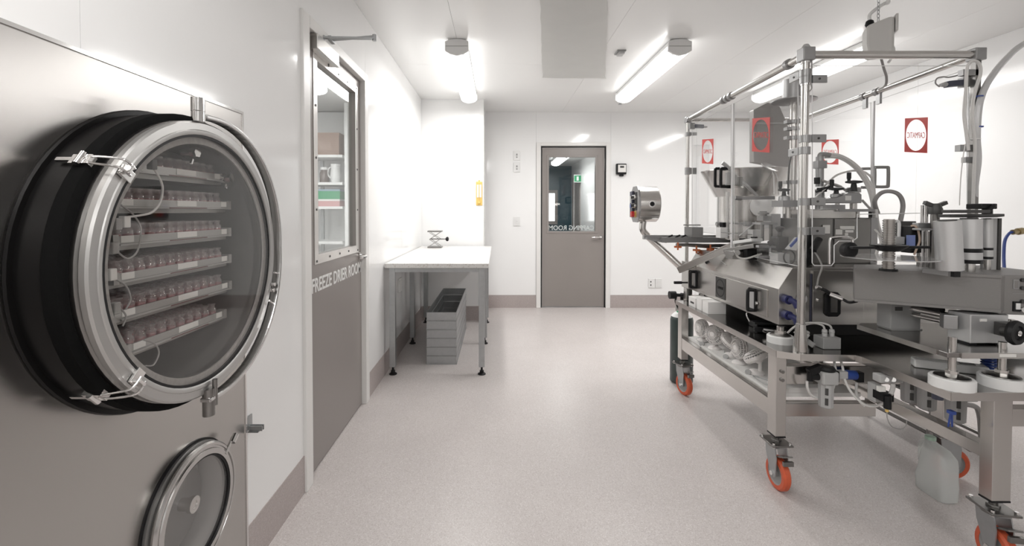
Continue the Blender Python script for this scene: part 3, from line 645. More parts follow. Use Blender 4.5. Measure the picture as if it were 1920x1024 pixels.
# --- cart
dk = [(1.235, 3.12), (2.25, 3.12), (2.25, 1.53), (1.545, 1.53), (1.545, 1.905), (1.535, 1.93), (1.31, 1.945), (1.235, 1.99)]
obj('deck', B().prism([(x, y, DZ-.006) for x, y in dk], (0, 0, .006)), mat('dark_polished_deck', (.34, .33, .32), .16, 1.0), mc)
ed = B()
for i in range(len(dk)):
    a, b = dk[i], dk[(i+1) % len(dk)]
    ed.bar((a[0], a[1], DZ-.0135), (b[0], b[1], DZ-.0135), .004, .029)
obj('deck_edge', ed, STEEL, mc)
for x0, x1, y0, y1 in ((1.24, 1.287, 2.0, 2.062), (1.243, 1.29, 3.04, 3.10), (1.715, 1.78, 1.55, 1.595), (2.055, 2.115, 2.07, 2.13), (2.18, 2.24, 3.04, 3.10)):
    l = obj('leg', B().box(x0, x1, y0, y1, .242, DZ-.03), STEEL, mc, .002)
    obj('end_cap', B().box(x0, x1, y0, y1, .236, .242), BLACK, l)
obj('side_rail', B().box(1.245, 1.285, 2.062, 3.04, .312, .392), STEEL, mc, .003)
obj('side_rail', B().box(1.725, 1.77, 1.595, 3.04, .372, .418), STEEL, mc, .002)
obj('front_beam', B().box(1.287, 2.055, 2.005, 2.045, .475, .558), STEEL, mc, .003)
obj('low_front_rail', B().box(1.287, 1.725, 2.045, 2.085, .312, .372), STEEL, mc, .002)
obj('rear_rail', B().box(1.29, 2.18, 3.05, 3.09, .312, .392), STEEL, mc)
obj('extension_beam', B().box(1.78, 2.24, 1.56, 1.60, .50, .56), STEEL, mc)
obj('shelf_board', B().box(1.287, 1.69, 2.09, 3.035, .384, .402), CARDW, mc)
for z in (.535, .498): obj('bolt', B().cyl((1.266, 1.9995, z), (1.266, 1.992, z), .008, seg=8), DULL, mc)
def caster(x, y, yaw=0):
    a = V3((math.cos(yaw), math.sin(yaw), 0)); b = V3((-a.y, a.x, 0)); c = V3((x, y, 0)); z = V3((0, 0, 1)); off = b*.018
    w0 = c-off+z*.073
    cs = obj('caster', B().obox(c+z*.207, a, b, z, .046, .052, .004).cyl(c+z*.205, c+z*.24, .012, seg=12).cyl(c+z*.19, c+z*.204, .034, seg=18)
             .lathe([(0, .0), (.02, 0), (.02, .008), (0, .008)], c+z*.211, (0, 0, 1), 6), DULL, mc, .001)
    for i in (-1, 1):
        for j in (-1, 1): obj('plate_bolt', B().cyl(c+a*i*.036+b*j*.042+z*.198, c+a*i*.036+b*j*.042+z*.220, .006, seg=8), CHROME, cs)
    fk = B()
    for s in (-1, 1):
        o = c+a*s*.026
        fk.prism([o+b*p+z*q-a*.002 for p, q in ((-.035, .195), (.035, .195), (.030, .15), (.0, .075), (-.018-.012, .058), (-.042, .070), (-.046, .15))], a*.004)
    obj('fork', fk.obox(c+z*.193, a, b, z, .028, .036, .003), GALV, cs)
    obj('wheel', B().lathe([(.050, -.017), (.066, -.017), (.073, -.010), (.073, .010), (.066, .017), (.050, .017)], w0, a, 32, close=True), ORANGE, cs)
    obj('hub', B().lathe([(0, -.020), (.014, -.020), (.016, -.011), (.044, -.011), (.050, -.016), (.050, .016), (.044, .011), (.016, .011), (.014, .020), (0, .020)], w0, a, 24), GREYP, cs)
    obj('axle', B().cyl(w0-a*.032, w0+a*.032, .006, seg=10).cyl(w0-a*.034, w0-a*.028, .011, seg=6).cyl(w0+a*.028, w0+a*.034, .011, seg=6), CHROME, cs)
    obj('brake_pedal', B().obox(c+b*.062*-1+z*.168, a, b*.9-z*.4, z+b*.4, .022, .024, .003).obox(c-b*.085+z*.150, a, b, z, .022, .006, .010), DULL, cs, .001)
for x, y, w in ((1.263, 2.03, 0), (1.266, 3.07, .25), (1.747, 1.575, -.15), (2.10, 2.10, 1.35), (2.21, 3.07, 0)): caster(x, y, w)
# --- housing
YH0, YH1 = 2.15, 3.16
pr = [(1.34, .705), (1.34, .876), (1.404, .978), (2.19, .978), (2.19, .705)]
ho = obj('housing', B().prism([(x, YH0, z) for x, z in pr], (0, YH1-YH0, 0)), STEELH, mc, .002)
hd = obj('housing_door', B().box(1.335, 1.341, 2.235, 3.135, .722, .858), STEELH, mc, .0015)
def pull(y, z, parent, x=1.335, hh=.052, hw=.036, m=BLACK):
    return obj('pull_handle', B().tube(spline([(x-.002, y-hw*.6, z+hh), (x-.03, y-hw*.5, z+hh), (x-.035, y-hw*.5, z+hh*.8), (x-.035, y-hw*.5, z-hh*.8), (x-.03, y-hw*.5, z-hh), (x-.002, y-hw*.6, z-hh)], 3), .0085)
               .prism([(x-.001, y+a*hw, z+b*hh) for a, b in ((-.7, 1.15), (.7, 1.15), (1, .9), (1, -.9), (.7, -1.15), (-.7, -1.15), (-1, -.9), (-1, .9))], (-.006, 0, 0)), m, parent)
for y in (3.055, 2.36):
    h = pull(y, .786, hd); obj('handle_inset', B().box(1.326, 1.329, y-.027, y+.027, .742, .830), ROLL, h)
obj('lock', B().cyl((1.335, 2.315, .775), (1.326, 2.318, .775), .010, seg=12), CHROME, hd)
lp = obj('badge_plate', B().box(1.332, 1.335, 2.64, 2.755, .722+.004, .850), DGREY, hd)
obj('badge_circle', B().ring((1.3318, 2.6975, .788), (-1, 0, 0), .047, .052, .0006, 40), BLACK, lp)
lettering('badge_lettering', 'CAPMATIC', (1.3318, 2.735, .781), (0, -1, 0), (0, 0, 1), (-1, 0, 0), .078, .016, BLACK, lp)
obj('front_cover', B().box(1.497, 1.74, YH0-.008, YH0-.0005, .715, .965), STEELH, mc, .001)
obj('cover_seam', B().box(1.489, 1.495, YH0-.004, YH0-.0005, .71, .95), NAVY, mc)
bh = obj('black_handle', B().prism([(1.588+a*.036, YH0-.02, .806+b*.058) for a, b in ((-.6, 1), (.6, 1), (1, .75), (1, -.75), (.6, -1), (-.6, -1), (-1, -.75), (-1, .75))], (0, .012, 0)), BLACK, mc, .004)
obj('handle_inset', B().box(1.572, 1.604, YH0-.023, YH0-.0205, .77, .842), DULL, bh)
obj('lock', B().cyl((1.528, YH0-.008, .825), (1.528, YH0-.016, .825), .010, seg=12), CHROME, mc)
obj('round_knob', B().lathe([(0, 0), (.022, 0), (.026, .006), (.022, .012), (0, .014)], (1.447, YH0, .83), (0, -1, 0), 24), LGREY, mc)
for z in (.83, .756):
    c = V3((1.372, YH0, z))
    k = obj('cable_socket', B().cyl(c, c-V3((0, .03, 0)), .021, seg=18).tube(spline([c-V3((0, .03, 0)), c+V3((.012, -.05, -.006)), c+V3((.022, -.055, -.03))], 4), .014, 12), NAVYB, mc)
    obj('plug_face', B().cyl(c-V3((0, .03, 0)), c-V3((0, .034, 0)), .012, seg=14), BLACK, k)
    obj('socket_tube', B().tube(spline([c+V3((.022, -.055, -.02)), c+V3((.026, -.06, -.07)), c+V3((.05, -.05, -.13+.02*(z < .8))), c+V3((.09, -.03, -.155 if z > .8 else -.09))], 6), .0085), HOSEW, k)
obj('metal_plug', B().cyl(P(1556, 552, 2.08), P(1580, 561, 2.05), .011, seg=14).cyl(P(1538, 541, 2.1), P(1531, 538, 2.1), .010, seg=12), CHROME, mc)
obj('plug_cable', B().tube(spline([P(1540, 542, 2.1), P(1548, 545, 2.09), P(1558, 552, 2.08)], 5), .008).tube(spline([P(1580, 561, 2.05), P(1592, 567, 2.0), P(1606, 565, 1.93)], 5), .006), BLACK, mc)
obj('signal_cable', B().tube(spline([P(1532, 536, 2.1), P(1535, 520, 2.1), P(1541, 500, 2.12), P(1534, 482, 2.15), P(1528, 474, 2.2)], 6), .004), CABLE, mc)
def puckfoot(x, y, ztop, parent, r=.056, h=.034, z=DZ, rod=.012):
    f = obj('levelling_foot', B().lathe([(0, 0), (r, 0), (r, h-.004), (r-.004, h), (r-.012, h), (r-.014, h-.003), (0, h-.003)], (x, y, z), seg=36), WHITEP, parent)
    obj('foot_plate', B().lathe([(0, 0), (r-.012, 0), (r-.014, .006), (.018, .014), (0, .014)], (x, y, z+h-.003), seg=32), DULL, f)
    obj('threaded_rod', B().cyl((x, y, z+h+.006), (x, y, ztop), rod, seg=14).cyl((x, y, z+h+.006), (x, y, z+h+.022), rod+.007, seg=6), STEEL, f)
puckfoot(1.335, 2.125, .704, mc, rod=.016)
puckfoot(1.40, 3.08, .705, mc, rod=.016)
obj('dark_fill_box', B().box(1.53, 2.17, 2.24, 3.10, DZ+.001, .7045), mat('dark_fill', (.025, .024, .024), .5), mc)  # dark box added to block the white wall and darken the deck's reflection
obj('cable_tray', B().box(1.292, 1.53, 2.088, 2.13, .403, .428), CARDW, mc, .002)
# things lying on the deck under the housing
obj('toggle_clamp', B().box(1.36, 1.47, 2.36, 2.44, DZ+.001, DZ+.03).bar((1.35, 2.35, DZ+.02), (1.50, 2.36, DZ+.035), .02, .02), BLACK, mc, .004)
obj('clamp_loop', B().tube(spline([(1.345, 2.40, DZ+.03), (1.34, 2.42, DZ+.07), (1.40, 2.43, DZ+.075), (1.44, 2.43, DZ+.04)], 6), .005), CHROME, mc)
lk = B()
for k in range(5): lk.ring((1.33+.022*k, 2.235+.004*k, DZ+.02), (0, -.4, 1), .008, .013, .005, 12)
obj('drive_chain', lk, DULL, mc)
obj('black_guide', B().bar((1.31, 2.30, DZ+.015), (1.52, 2.24, DZ+.02), .02, .02).bar((1.33, 2.33, DZ+.04), (1.50, 2.27, DZ+.045), .012, .012), BLACK, mc)
obj('link_bar', B().bar((1.325, 2.245, DZ+.03), (1.40, 2.215, DZ+.026), .008, .008), CHROME, mc)
jb = obj('junction_box', B().box(1.455, 1.535, 2.01, 2.075, DZ+.001, DZ+.052), GREYP, mc, .003)
for x in (1.482, 1.514):
    obj('cable_gland', B().cyl((x, 2.04, DZ+.052), (x, 2.04, DZ+.068), .011, seg=10).lathe([(.009, 0), (.012, .003), (.010, .014), (.005, .016)], (x, 2.04, DZ+.068), seg=12), LGREY, jb)
    obj('gland_tube', B().tube(spline([(x, 2.04, DZ+.08), (x-.008, 2.045, DZ+.100), (x-.05, 2.06, DZ+.108), (x-.10, 2.08, DZ+.09), (x-.13, 2.10, DZ+.05)], 6), .0045), HOSE, jb)
obj('loose_bracket', B().bar((1.37, 2.05, DZ+.055), (1.405, 1.995, DZ+.02), .022, .016), GREYP, mc, .001)
# --- guard posts and rails
ZT = 1.925
A_ = P(1511, 110, 1.99); Bk = P(1290, 224, 3.43); C_ = P(1830, 108, 2.0); D_ = P(1502, 222, 3.43)
for p in (A_, Bk, C_, D_): p.z = (A_.z+Bk.z+C_.z+D_.z)/4
A0 = P(1501, 640, 1.985)
base = V3((A0.x, A0.y, DZ))
post = obj('guard_post', B().cyl(base+V3((0, 0, .12)), A_, .0160, seg=20), STEEL, mc)
obj('flared_base', B().lathe([(0, 0), (.030, 0), (.030, .004), (.019, .122), (.016, .125)], base, seg=28), STEEL, post)
zb = 1.06
post2 = obj('guard_post', B().cyl((Bk.x, Bk.y, .97), Bk, .0135, seg=14), STEEL, mc)
post3 = obj('guard_post', B().box(C_.x-.012, C_.x+.012, C_.y-.012, C_.y+.012, 1.02, C_.z), DULL, mc)
post4 = obj('guard_post', B().cyl((D_.x, D_.y, .97), D_, .0135, seg=14), STEEL, mc)
for a, b, r in ((A_, Bk, .0165), (A_, C_, .0175), (C_, D_, .0165), (Bk, D_, .014)):
    obj('top_rail', B().cyl(a, b, r, seg=18), STEEL, mc)
for p, s in ((A_, .026), (Bk, .02), (C_, .024), (D_, .02)):
    obj('corner_block', B().box(p.x-s, p.x+s, p.y-s, p.y+s, p.z-s*1.1, p.z+s*1.1), ALU, mc, .004)
dv = (Bk-A_).normalized()
for f in (.09, .50, .535, .57, .97): obj('rail_coupler', B().ring(A_+(Bk-A_)*f-dv*.012, dv, .010, .0235 if f < .9 else .02, .024, 18), ALU, mc)
dv2 = (D_-C_).normalized()
for f in (.42, .50): obj('rail_coupler', B().ring(C_+(D_-C_)*f, dv2, .010, .022, .03, 14).obox(C_+(D_-C_)*f-V3((0, 0, .045)), dv2, (0, 0, 1), dv2.cross(V3((0, 0, 1))), .016, .03, .006), ALU, mc)
for py in (115, 134, 156): obj('post_collar', B().ring((A_.x, A_.y, P(1511, py, 1.985).z-.008), (0, 0, 1), .0155, .0195, .016, 24), CHROME, mc)
def clampbar(px, py, dx, name='panel_clamp', Y=1.985, xx=None, left=False):
    c = P(px, py, Y)
    o = B().ring((A_.x, A_.y, c.z-.017), (0, 0, 1), .0155, .0225, .032, 24)
    d = V3((1, 0, 0)) if not left else dv
    q = V3((A_.x, A_.y, c.z))
    o.obox(q+d*(.022+dx/2)-(V3((0, .012, 0)) if not left else V3((.012, 0, 0))), d, (0, 0, 1), d.cross(V3((0, 0, 1))), dx/2, .017, .004)
    k = obj(name, o, ALU, mc, .001)
    obj('screw', B().cyl(q+d*(dx*.8)-(V3((0, .016, 0)) if not left else V3((.016, 0, 0))), q+d*(dx*.8)-(V3((0, .0185, 0)) if not left else V3((.0185, 0, 0))), .005, seg=8), DGREY, k)
for py in (149, 260, 378, 433): clampbar(1511, py, .062)
for py in (137, 282): clampbar(1511, py, .075, left=True)
for f, py in ((0, 252), (0, 318), (0, 324)):
    c = P(1290, py, Bk.y); obj('panel_clamp', B().ring((Bk.x, Bk.y, c.z-.015), (0, 0, 1), .013, .02, .03, 16).box(Bk.x, Bk.x+.06, Bk.y-.02, Bk.y-.014, c.z-.012, c.z+.012), ALU, mc)
# --- clear guard panels with stickers
def panel(A, Bq, pts, name='guard_panel', th=.006):
    """pts: pixel outline on the upright plane through A-B"""
    p3 = [PL(x, y, A, Bq) for x, y in pts]; d = V3((Bq[0]-A[0], Bq[1]-A[1], 0)).normalized(); n = V3((d.y, -d.x, 0))
    o = obj(name, B().prism(p3, n*th), ACRY, mc)
    e = B(); m = len(p3)
    e.tube([p+n*th/2 for p in p3], .0022, 6, closed=True)
    obj('panel_rim', e, EDGE, o)
    return o
off = V3((.03, .0, 0))
LA = (A_.x+.008, A_.y+.03); LB = (Bk.x+.008, Bk.y-.03)
def fixz(A, Bq, px, z):                     # pixel row of height z on the plane at column px
    lo, hi = 0., 1000.
    for _ in range(40):
        m = (lo+hi)/2
        if PL(px, m, A, Bq).z > z: lo = m
        else: hi = m
    return (lo+hi)/2
def qpanel(A, Bq, pxa, pxb, z0, z1):
    return panel(A, Bq, [(pxa, fixz(A, Bq, pxa, z1)), (pxb, fixz(A, Bq, pxb, z1)), (pxb, fixz(A, Bq, pxb, z0)), (pxa, fixz(A, Bq, pxa, z0))])
ztp = A_.z-.045
g1 = qpanel(LA, LB, 1376, 1495, 1.0, ztp)
g2 = qpanel(LA, LB, 1297, 1370, 1.10, ztp)
FA = (A_.x+.035, A_.y); FB = (C_.x-.03, C_.y)
g3 = panel(FA, FB, [(1522, 124), (1812, 124), (1812, 398), (1606, 402), (1606, 446), (1598, 452), (1572, 452), (1563, 460), (1563, 492), (1558, 498), (1526, 498), (1522, 493)])
RA = (C_.x+.0, C_.y+.03); RB = (D_.x+.0, D_.y-.03)
g4 = qpanel(RA, RB, 1638, 1815, 1.05, ztp)
g5 = qpanel(RA, RB, 1522, 1632, 1.05, ztp)
for (A, Bq, px, z0_, w_) in ((LA, LB, 1372.5, 1.0, .016), (RA, RB, 1635, 1.05, .012)):
    a = PL(px, 400, A, Bq); d = V3((Bq[0]-A[0], Bq[1]-A[1], 0)).normalized()
    obj('edge_strip', B().obox((a.x, a.y, (z0_+ztp)/2), d, (0, 0, 1), (d.y, -d.x, 0), w_/2, (ztp-z0_)/2, .004), EDGE, mc)
def sticker(A, Bq, px0, px1, py0, py1, parent, mirror, side):
    a = PL(px0, (py0+py1)/2, A, Bq); b = PL(px1, (py0+py1)/2, A, Bq); c = PL((px0+px1)/2, (py0+py1)/2, A, Bq); mid = (a+b)/2
    d = (b-a).normalized(); n = V3((d.y, -d.x, 0)); w = (b-a).length/2
    h = abs(PL((px0+px1)/2, py0, A, Bq).z-PL((px0+px1)/2, py1, A, Bq).z)/2
    off = n*.0075 if side > 0 else n*-.0015
    s = obj('brand_sticker', B().holeplate(mid+off, d, (0, 0, 1), n, w, h, w*.90, h*.90, .0008, 48), RED, parent)
    tw = w*1.55; th = h*.34
    if mirror: lettering('sticker_lettering', 'CAPMATIC', mid+off+d*tw/2-V3((0, 0, th/2)), -d, (0, 0, 1), n, tw, th, RED, s, .0006)
    else: lettering('sticker_lettering', 'CAPMATIC', mid+off-d*tw/2-V3((0, 0, th/2)), d, (0, 0, 1), n, tw, th, RED, s, .0006)
sticker(LA, LB, 1444, 1411, 221, 285, g1, True, -1)
sticker(LA, LB, 1338, 1317, 261, 307, g2, True, -1)
sticker(RA, RB, 1740, 1697, 221, 286, g4, False, -1)
sticker(RA, RB, 1573, 1541, 262, 308, g5, False, -1)
for px, py in ((1355, 333), (1366, 333)):
    a = PL(px, py, LA, LB)
    obj('pull_handle', B().tube(spline([a+V3((0, 0, .055)), a+V3((-.045, -.01, .055)), a+V3((-.052, -.012, .045)), a+V3((-.052, -.012, -.045)), a+V3((-.045, -.01, -.055)), a+V3((0, 0, -.055))], 3), .0085).cyl(a+V3((.02, 0, .055)), a+V3((-.01, 0, .055)), .011).cyl(a+V3((.02, 0, -.055)), a+V3((-.01, 0, -.055)), .011), BLACK, mc)
for px, py in ((1627, 334), (1652, 332)):
    a = PL(px, py, RA, RB)
    obj('pull_handle', B().tube(spline([a+V3((-.035, 0, .055)), a+V3((.03, 0, .055)), a+V3((.04, 0, .045)), a+V3((.04, 0, -.045)), a+V3((.03, 0, -.055)), a+V3((-.035, 0, -.055))], 3), .0085), GREYP, mc)
def safety(c, d):
    s = obj('safety_switch', B().obox(c, d, (0, 0, 1), d.cross(V3((0, 0, 1))), .035, .013, .013), NAVY, mc, .002)
    obj('switch_gland', B().cyl(c-d*.035, c-d*.052, .010, seg=10).cyl(c-d*.05, c-d*.062, .007, seg=10), LGREY, s)
    obj('switch_bracket', B().obox(c+d*.05, d, (0, 0, 1), d.cross(V3((0, 0, 1))), .018, .022, .012), ALU, s)
    return s
s1 = safety(P(1788, 157, 2.03), V3((1, .05, .12)).normalized())
c = P(1788, 157, 2.03)
obj('switch_cable', B().tube(spline([P(1762, 163, 2.03), P(1754, 156, 2.04), P(1757, 147, 2.06), P(1768, 144, 2.06), P(1780, 145, 2.05), P(1800, 140, 2.03)], 6), .003), CABLE, s1)
s2 = safety(P(1310, 237, 3.36), V3((-1, 0, .05)).normalized())
obj('post_bracket', B().obox(P(1816, 137, 2.0), (1, 0, 0), (0, 0, 1), (0, 1, 0), .035, .013, .012).obox(P(1808, 278, 2.0), (1, 0, 0), (0, 0, 1), (0, 1, 0), .03, .014, .012).obox(P(1815, 300, 2.0), (1, 0, 0), (0, 0, 1), (0, 1, 0), .02, .012, .010), ALU, mc)
obj('post_wire', B().tube(spline([P(1516, 100, 1.985), P(1521, 104, 1.98), P(1522, 125, 1.97), P(1519, 150, 1.965), P(1522, 165, 1.965), P(1517, 172, 1.97)], 5), .0025), CABLE, mc)
obj('post_cap', B().lathe([(0, 0), (.014, 0), (.016, .008), (.010, .018), (0, .02)], A_+V3((0, 0, .027)), seg=14), LGREY, mc)
# --- hopper and bowl
hc = P(1400, 330, 3.12)
zt = P(1400, 320, 3.12).z; z1 = P(1400, 368, 3.12).z; z2 = P(1400, 448, 3.12).z
k = 3.12/F
hp = obj('hopper', B().lathe([(52*k, z1), (77*k, zt), (78.5*k, zt), (79*k, zt-.006), (53.5*k, z1-.004)], (hc.x, hc.y, 0), seg=48, close=True), STEEL, mc)
obj('bowl', B().lathe([(0, z2), (50*k, z2), (50*k, z1-.004), (53*k, z1-.004), (53*k, z1), (48*k, z1), (48*k, z2+.01), (0, z2+.01)], (hc.x, hc.y, 0), seg=48), STEEL, hp)
obj('bowl_stand', B().cyl((hc.x, hc.y, .978), (hc.x, hc.y, z2), .09, seg=24), DULL, hp)
obj('outlet_disc', B().lathe([(0, 0), (.062, 0), (.066, .006), (.066, .03), (0, .032)], P(1428, 388, 2.9), (-.5, -.85, .15), 28), WHITEP, hp)
ch = [(1413, 206), (1440, 192), (1462, 200), (1476, 232), (1487, 275), (1478, 314), (1456, 312), (1413, 304)]
hood = obj('feed_hood', B().prism([P(x, y, 2.98) for x, y in ch], (0, .05, 0)), mat('hood_steel', (.34, .33, .32), .36, .9), mc, .002)
obj('hood_strap', B().box(P(1413, 231, 2.97).x, P(1482, 231, 2.97).x, 2.972, 2.98, P(1413, 231, 2.97).z-.006, P(1413, 231, 2.97).z+.006), LGREY, hood)
obj('mirror_disc', B().lathe([(0, 0), (.050, 0), (.054, .004), (.050, .008), (0, .008)], P(1442, 314, 2.85), (.25, -.55, .8), 28).tube(spline([P(1450, 318, 2.84), P(1457, 335, 2.84), P(1460, 365, 2.84)], 5), .005).tube(spline([P(1447, 318, 2.84), P(1451, 335, 2.84), P(1452, 365, 2.84)], 5), .004), mat('bright_disc', (.7, .69, .68), .25, .8), mc)
obj('scoop_arm', B().tube(spline([P(1354, 305, 2.75), P(1362, 311, 2.75), P(1372, 322, 2.75), P(1381, 331, 2.76)], 4), .012).bar(P(1384, 333, 2.76), P(1420, 368, 2.78), .016, .014), LGREY, mc)
obj('arm_block', B().obox(P(1382, 340, 2.76), (1, 0, 0), (0, 1, 0), (0, 0, 1), .026, .02, .026), DULL, mc, .002)
obj('arm_bracket', B().obox(P(1367, 335, 2.74), (1, 0, 0), (0, 1, 0), (0, 0, 1), .018, .012, .04), LGREY, mc, .003)
# --- vertical column with collar disc
cl = P(1487, 300, 2.62); zc1 = P(1487, 190, 2.62).z; zc2 = P(1487, 150, 2.62).z
co = obj('lift_column', B().cyl((cl.x, cl.y, .978), (cl.x, cl.y, zc1), .021, seg=18), STEEL, mc)
obj('collar_disc', B().lathe([(0, -.01), (.10, -.006), (.114, 0), (.114, .006), (.06, .014), (0, .014)], (cl.x, cl.y, zc1), seg=36), ALU, co)
obj('column_head', B().cyl((cl.x, cl.y, zc1+.012), (cl.x, cl.y, min(zc2, 2.02)), .058, seg=28), ALU, co)
for py, r in ((232, .034), (245, .030), (262, .032), (345, .03), (402, .032), (412, .03)):
    obj('column_clamp', B().ring((cl.x, cl.y, P(1487, py, 2.62).z), (0, 0, 1), .02, r, .02, 20).box(cl.x-.05, cl.x-.02, cl.y-.02, cl.y+.012, P(1487, py, 2.62).z, P(1487, py, 2.62).z+.018), ALU, co)
obj('column', B().cyl((cl.x+.05, cl.y-.05, .978), (cl.x+.05, cl.y-.05, 1.32), .016, seg=14), STEEL, mc)
obj('air_line', B().tube(spline([P(1478, 365, 2.58), P(1478, 340, 2.58), P(1480, 310, 2.58), P(1484, 290, 2.58)], 5), .005), DGREY, mc)
# --- handwheels
def handwheel(px, py, Y, r=.032, grip=True, m=BLACK):
    c = P(px, py, Y)
    w = obj('handwheel', B().lathe([(0, -.004), (r*.5, -.006), (r, -.002), (r, .006), (r*.4, .010), (0, .012)], c, seg=24), m, mc)
    obj('wheel_stem', B().cyl(c-V3((0, 0, .045)), c-V3((0, 0, .004)), r*.45, r*.3, 14), m, w)
    if grip: obj('crank_grip', B().cyl(c+V3((-r*.7, 0, .006)), c+V3((-r*.7, 0, .05)), .0075, seg=10).cyl(c+V3((-r*.7, 0, .018)), c+V3((-r*.7, 0, .05)), .010, seg=10), m, w)
handwheel(1470, 357, 2.52, .030); handwheel(1568, 355, 2.36, .033); handwheel(1601, 342, 2.30, .036)
obj('wheel_base', B().lathe([(0, 0), (.03, 0), (.028, .022), (.02, .026), (0, .026)], P(1471, 376, 2.52), seg=16).box(P(1457, 383, 2.52).x, P(1486, 383, 2.52).x, 2.47, 2.57, P(1470, 388, 2.52).z, P(1470, 376, 2.52).z), ALU, mc)
obj('wheel_post', B().cyl(P(1476, 480, 2.55), P(1476, 388, 2.55), .022, seg=16), STEEL, mc)
# --- upper fixture box with stepped head
b0, b1 = P(1513, 410, 2.33), P(1643, 498, 2.33)
fx = obj('fixture_box', B().box(b0.x, b1.x-.035, 2.33, 2.62, .979, b0.z), DULL, mc, .002)
obj('side_plate', B().box(b1.x-.034, b1.x, 2.325, 2.62, .979, b0.z+.004), ALU, fx)
obj('panel_seam', B().box(P(1562, 450, 2.329).x-.001, P(1562, 450, 2.329).x+.001, 2.328, 2.33, .99, b0.z-.004), DGREY, fx)
obj('panel_flange', B().box(P(1564, 450, 2.327).x, b1.x-.036, 2.325, 2.3295, .985, b0.z-.003), DULL, fx)
for x0, x1, y0, y1 in ((1544, 1557, 422, 438), (1576, 1603, 424, 431), (1568, 1580, 430, 440), (1586, 1601, 430, 436), (1585, 1591, 437, 442)):
    a, b = P(x0, y0, 2.32), P(x1, y1, 2.32); obj('paper_label', B().box(a.x, b.x, 2.3225, 2.325, b.z, a.z), PAPER, fx)
a, b = P(1520, 393, 2.36), P(1604, 410, 2.36)
obj('riser_block', B().box(a.x, b.x, 2.36, 2.58, b0.z, a.z), STEEL, mc, .002)
a, b = P(1574, 392, 2.34), P(1640, 397, 2.34)
obj('top_shelf', B().box(a.x, b.x, 2.34, 2.60, b.z, a.z), ALU, mc, .001)
for px in (1601, 1608, 1632): obj('shelf_pillar', B().cyl(P(px, 411, 2.42), P(px, 397, 2.42), .009, seg=12), DGREY if px == 1632 else STEEL, mc)
st = [(1545, 381), (1545, 374), (1572, 370), (1592, 361), (1612, 361), (1616, 365), (1616, 381)]
sa = obj('stepped_arm', B().prism([P(x, y, 2.31) for x, y in st], (0, .09, 0)), ALU, mc, .003)
a, b = P(1586, 367, 2.305), P(1597, 376, 2.305); obj('paper_label', B().box(a.x, b.x, 2.3075, 2.31, b.z, a.z), PAPER, sa)
obj('arm_pillar', B().cyl(P(1600, 394, 2.36), P(1600, 380, 2.36), .016, seg=14).cyl(P(1570, 394, 2.36), P(1570, 380, 2.36), .010, seg=14), STEEL, mc)
obj('arm_boss', B().lathe([(0, 0), (.032, 0), (.032, .02), (.026, .026), (0, .026)], P(1600, 361, 2.35), seg=20).lathe([(0, 0), (.024, 0), (.024, .016), (.015, .02), (0, .02)], P(1567, 370, 2.35), seg=20), ALU, mc)
obj('rib_strip', B().box(P(1543, 388, 2.35).x, P(1585, 388, 2.35).x, 2.35, 2.37, P(1543, 392, 2.35).z, P(1543, 384, 2.35).z), ALU, mc)
# --- valve column with hoses
v = P(1537, 340, 2.45)
vc = obj('valve_body', B().cyl(P(1537, 392, 2.45), P(1537, 355, 2.45), .022, seg=16).cyl(P(1537, 350, 2.45), P(1537, 315, 2.45), .019, seg=16).box(v.x-.024, v.x+.024, 2.43, 2.47, P(1537, 316, 2.45).z, P(1537, 302, 2.45).z).cyl(P(1537, 302, 2.45), P(1537, 294, 2.45), .018), ALU, mc)
obj('valve_cap', B().cyl(P(1532, 345, 2.43), P(1532, 333, 2.43), .014, seg=12).box(v.x-.03, v.x+.004, 2.40, 2.43, P(1537, 360, 2.42).z, P(1537, 352, 2.42).z), BLACK, vc)
obj('valve_elbow', B().tube(spline([P(1537, 296, 2.45), P(1538, 290, 2.45), P(1545, 289, 2.45), P(1556, 291, 2.45)], 5), .012), GREYP, vc)
for pts, r, m in (([(1545, 289, 2.45), (1575, 292, 2.45), (1605, 310, 2.42), (1628, 340, 2.4), (1640, 375, 2.38), (1646, 420, 2.36), (1655, 445, 2.36)], .0085, HOSEW),
                  ([(1545, 295, 2.47), (1575, 297, 2.47), (1603, 316, 2.45), (1625, 348, 2.43), (1636, 385, 2.4), (1642, 425, 2.4)], .0065, HOSEW),
                  ([(1535, 358, 2.42), (1550, 345, 2.42), (1570, 328, 2.42), (1600, 320, 2.44), (1625, 325, 2.46), (1638, 345, 2.48), (1641, 400, 2.48)], .0055, HOSEW),
                  ([(1540, 338, 2.43), (1560, 345, 2.42), (1578, 352, 2.40), (1592, 362, 2.38)], .007, HOSE),
                  ([(1524, 375, 2.42), (1545, 356, 2.40), (1560, 345, 2.4), (1578, 350, 2.4)], .0045, HOSEW),
                  ([(1616, 375, 2.38), (1630, 390, 2.38), (1640, 400, 2.38)], .006, HOSE),
                  ([(1646, 400, 2.38), (1640, 378, 2.36), (1652, 362, 2.34), (1670, 359, 2.32), (1686, 366, 2.30), (1693, 385, 2.3), (1688, 415, 2.3)], .0105, CABLE)):
    obj('hose', B().tube(spline([P(*q_) for q_ in pts], 7), r), m, mc)
obj('lever_handle', B().bar(P(1530, 360, 2.41), P(1548, 352, 2.40), .012, .010).cyl(P(1548, 354, 2.40), P(1556, 350, 2.40), .009), BLACK, mc)
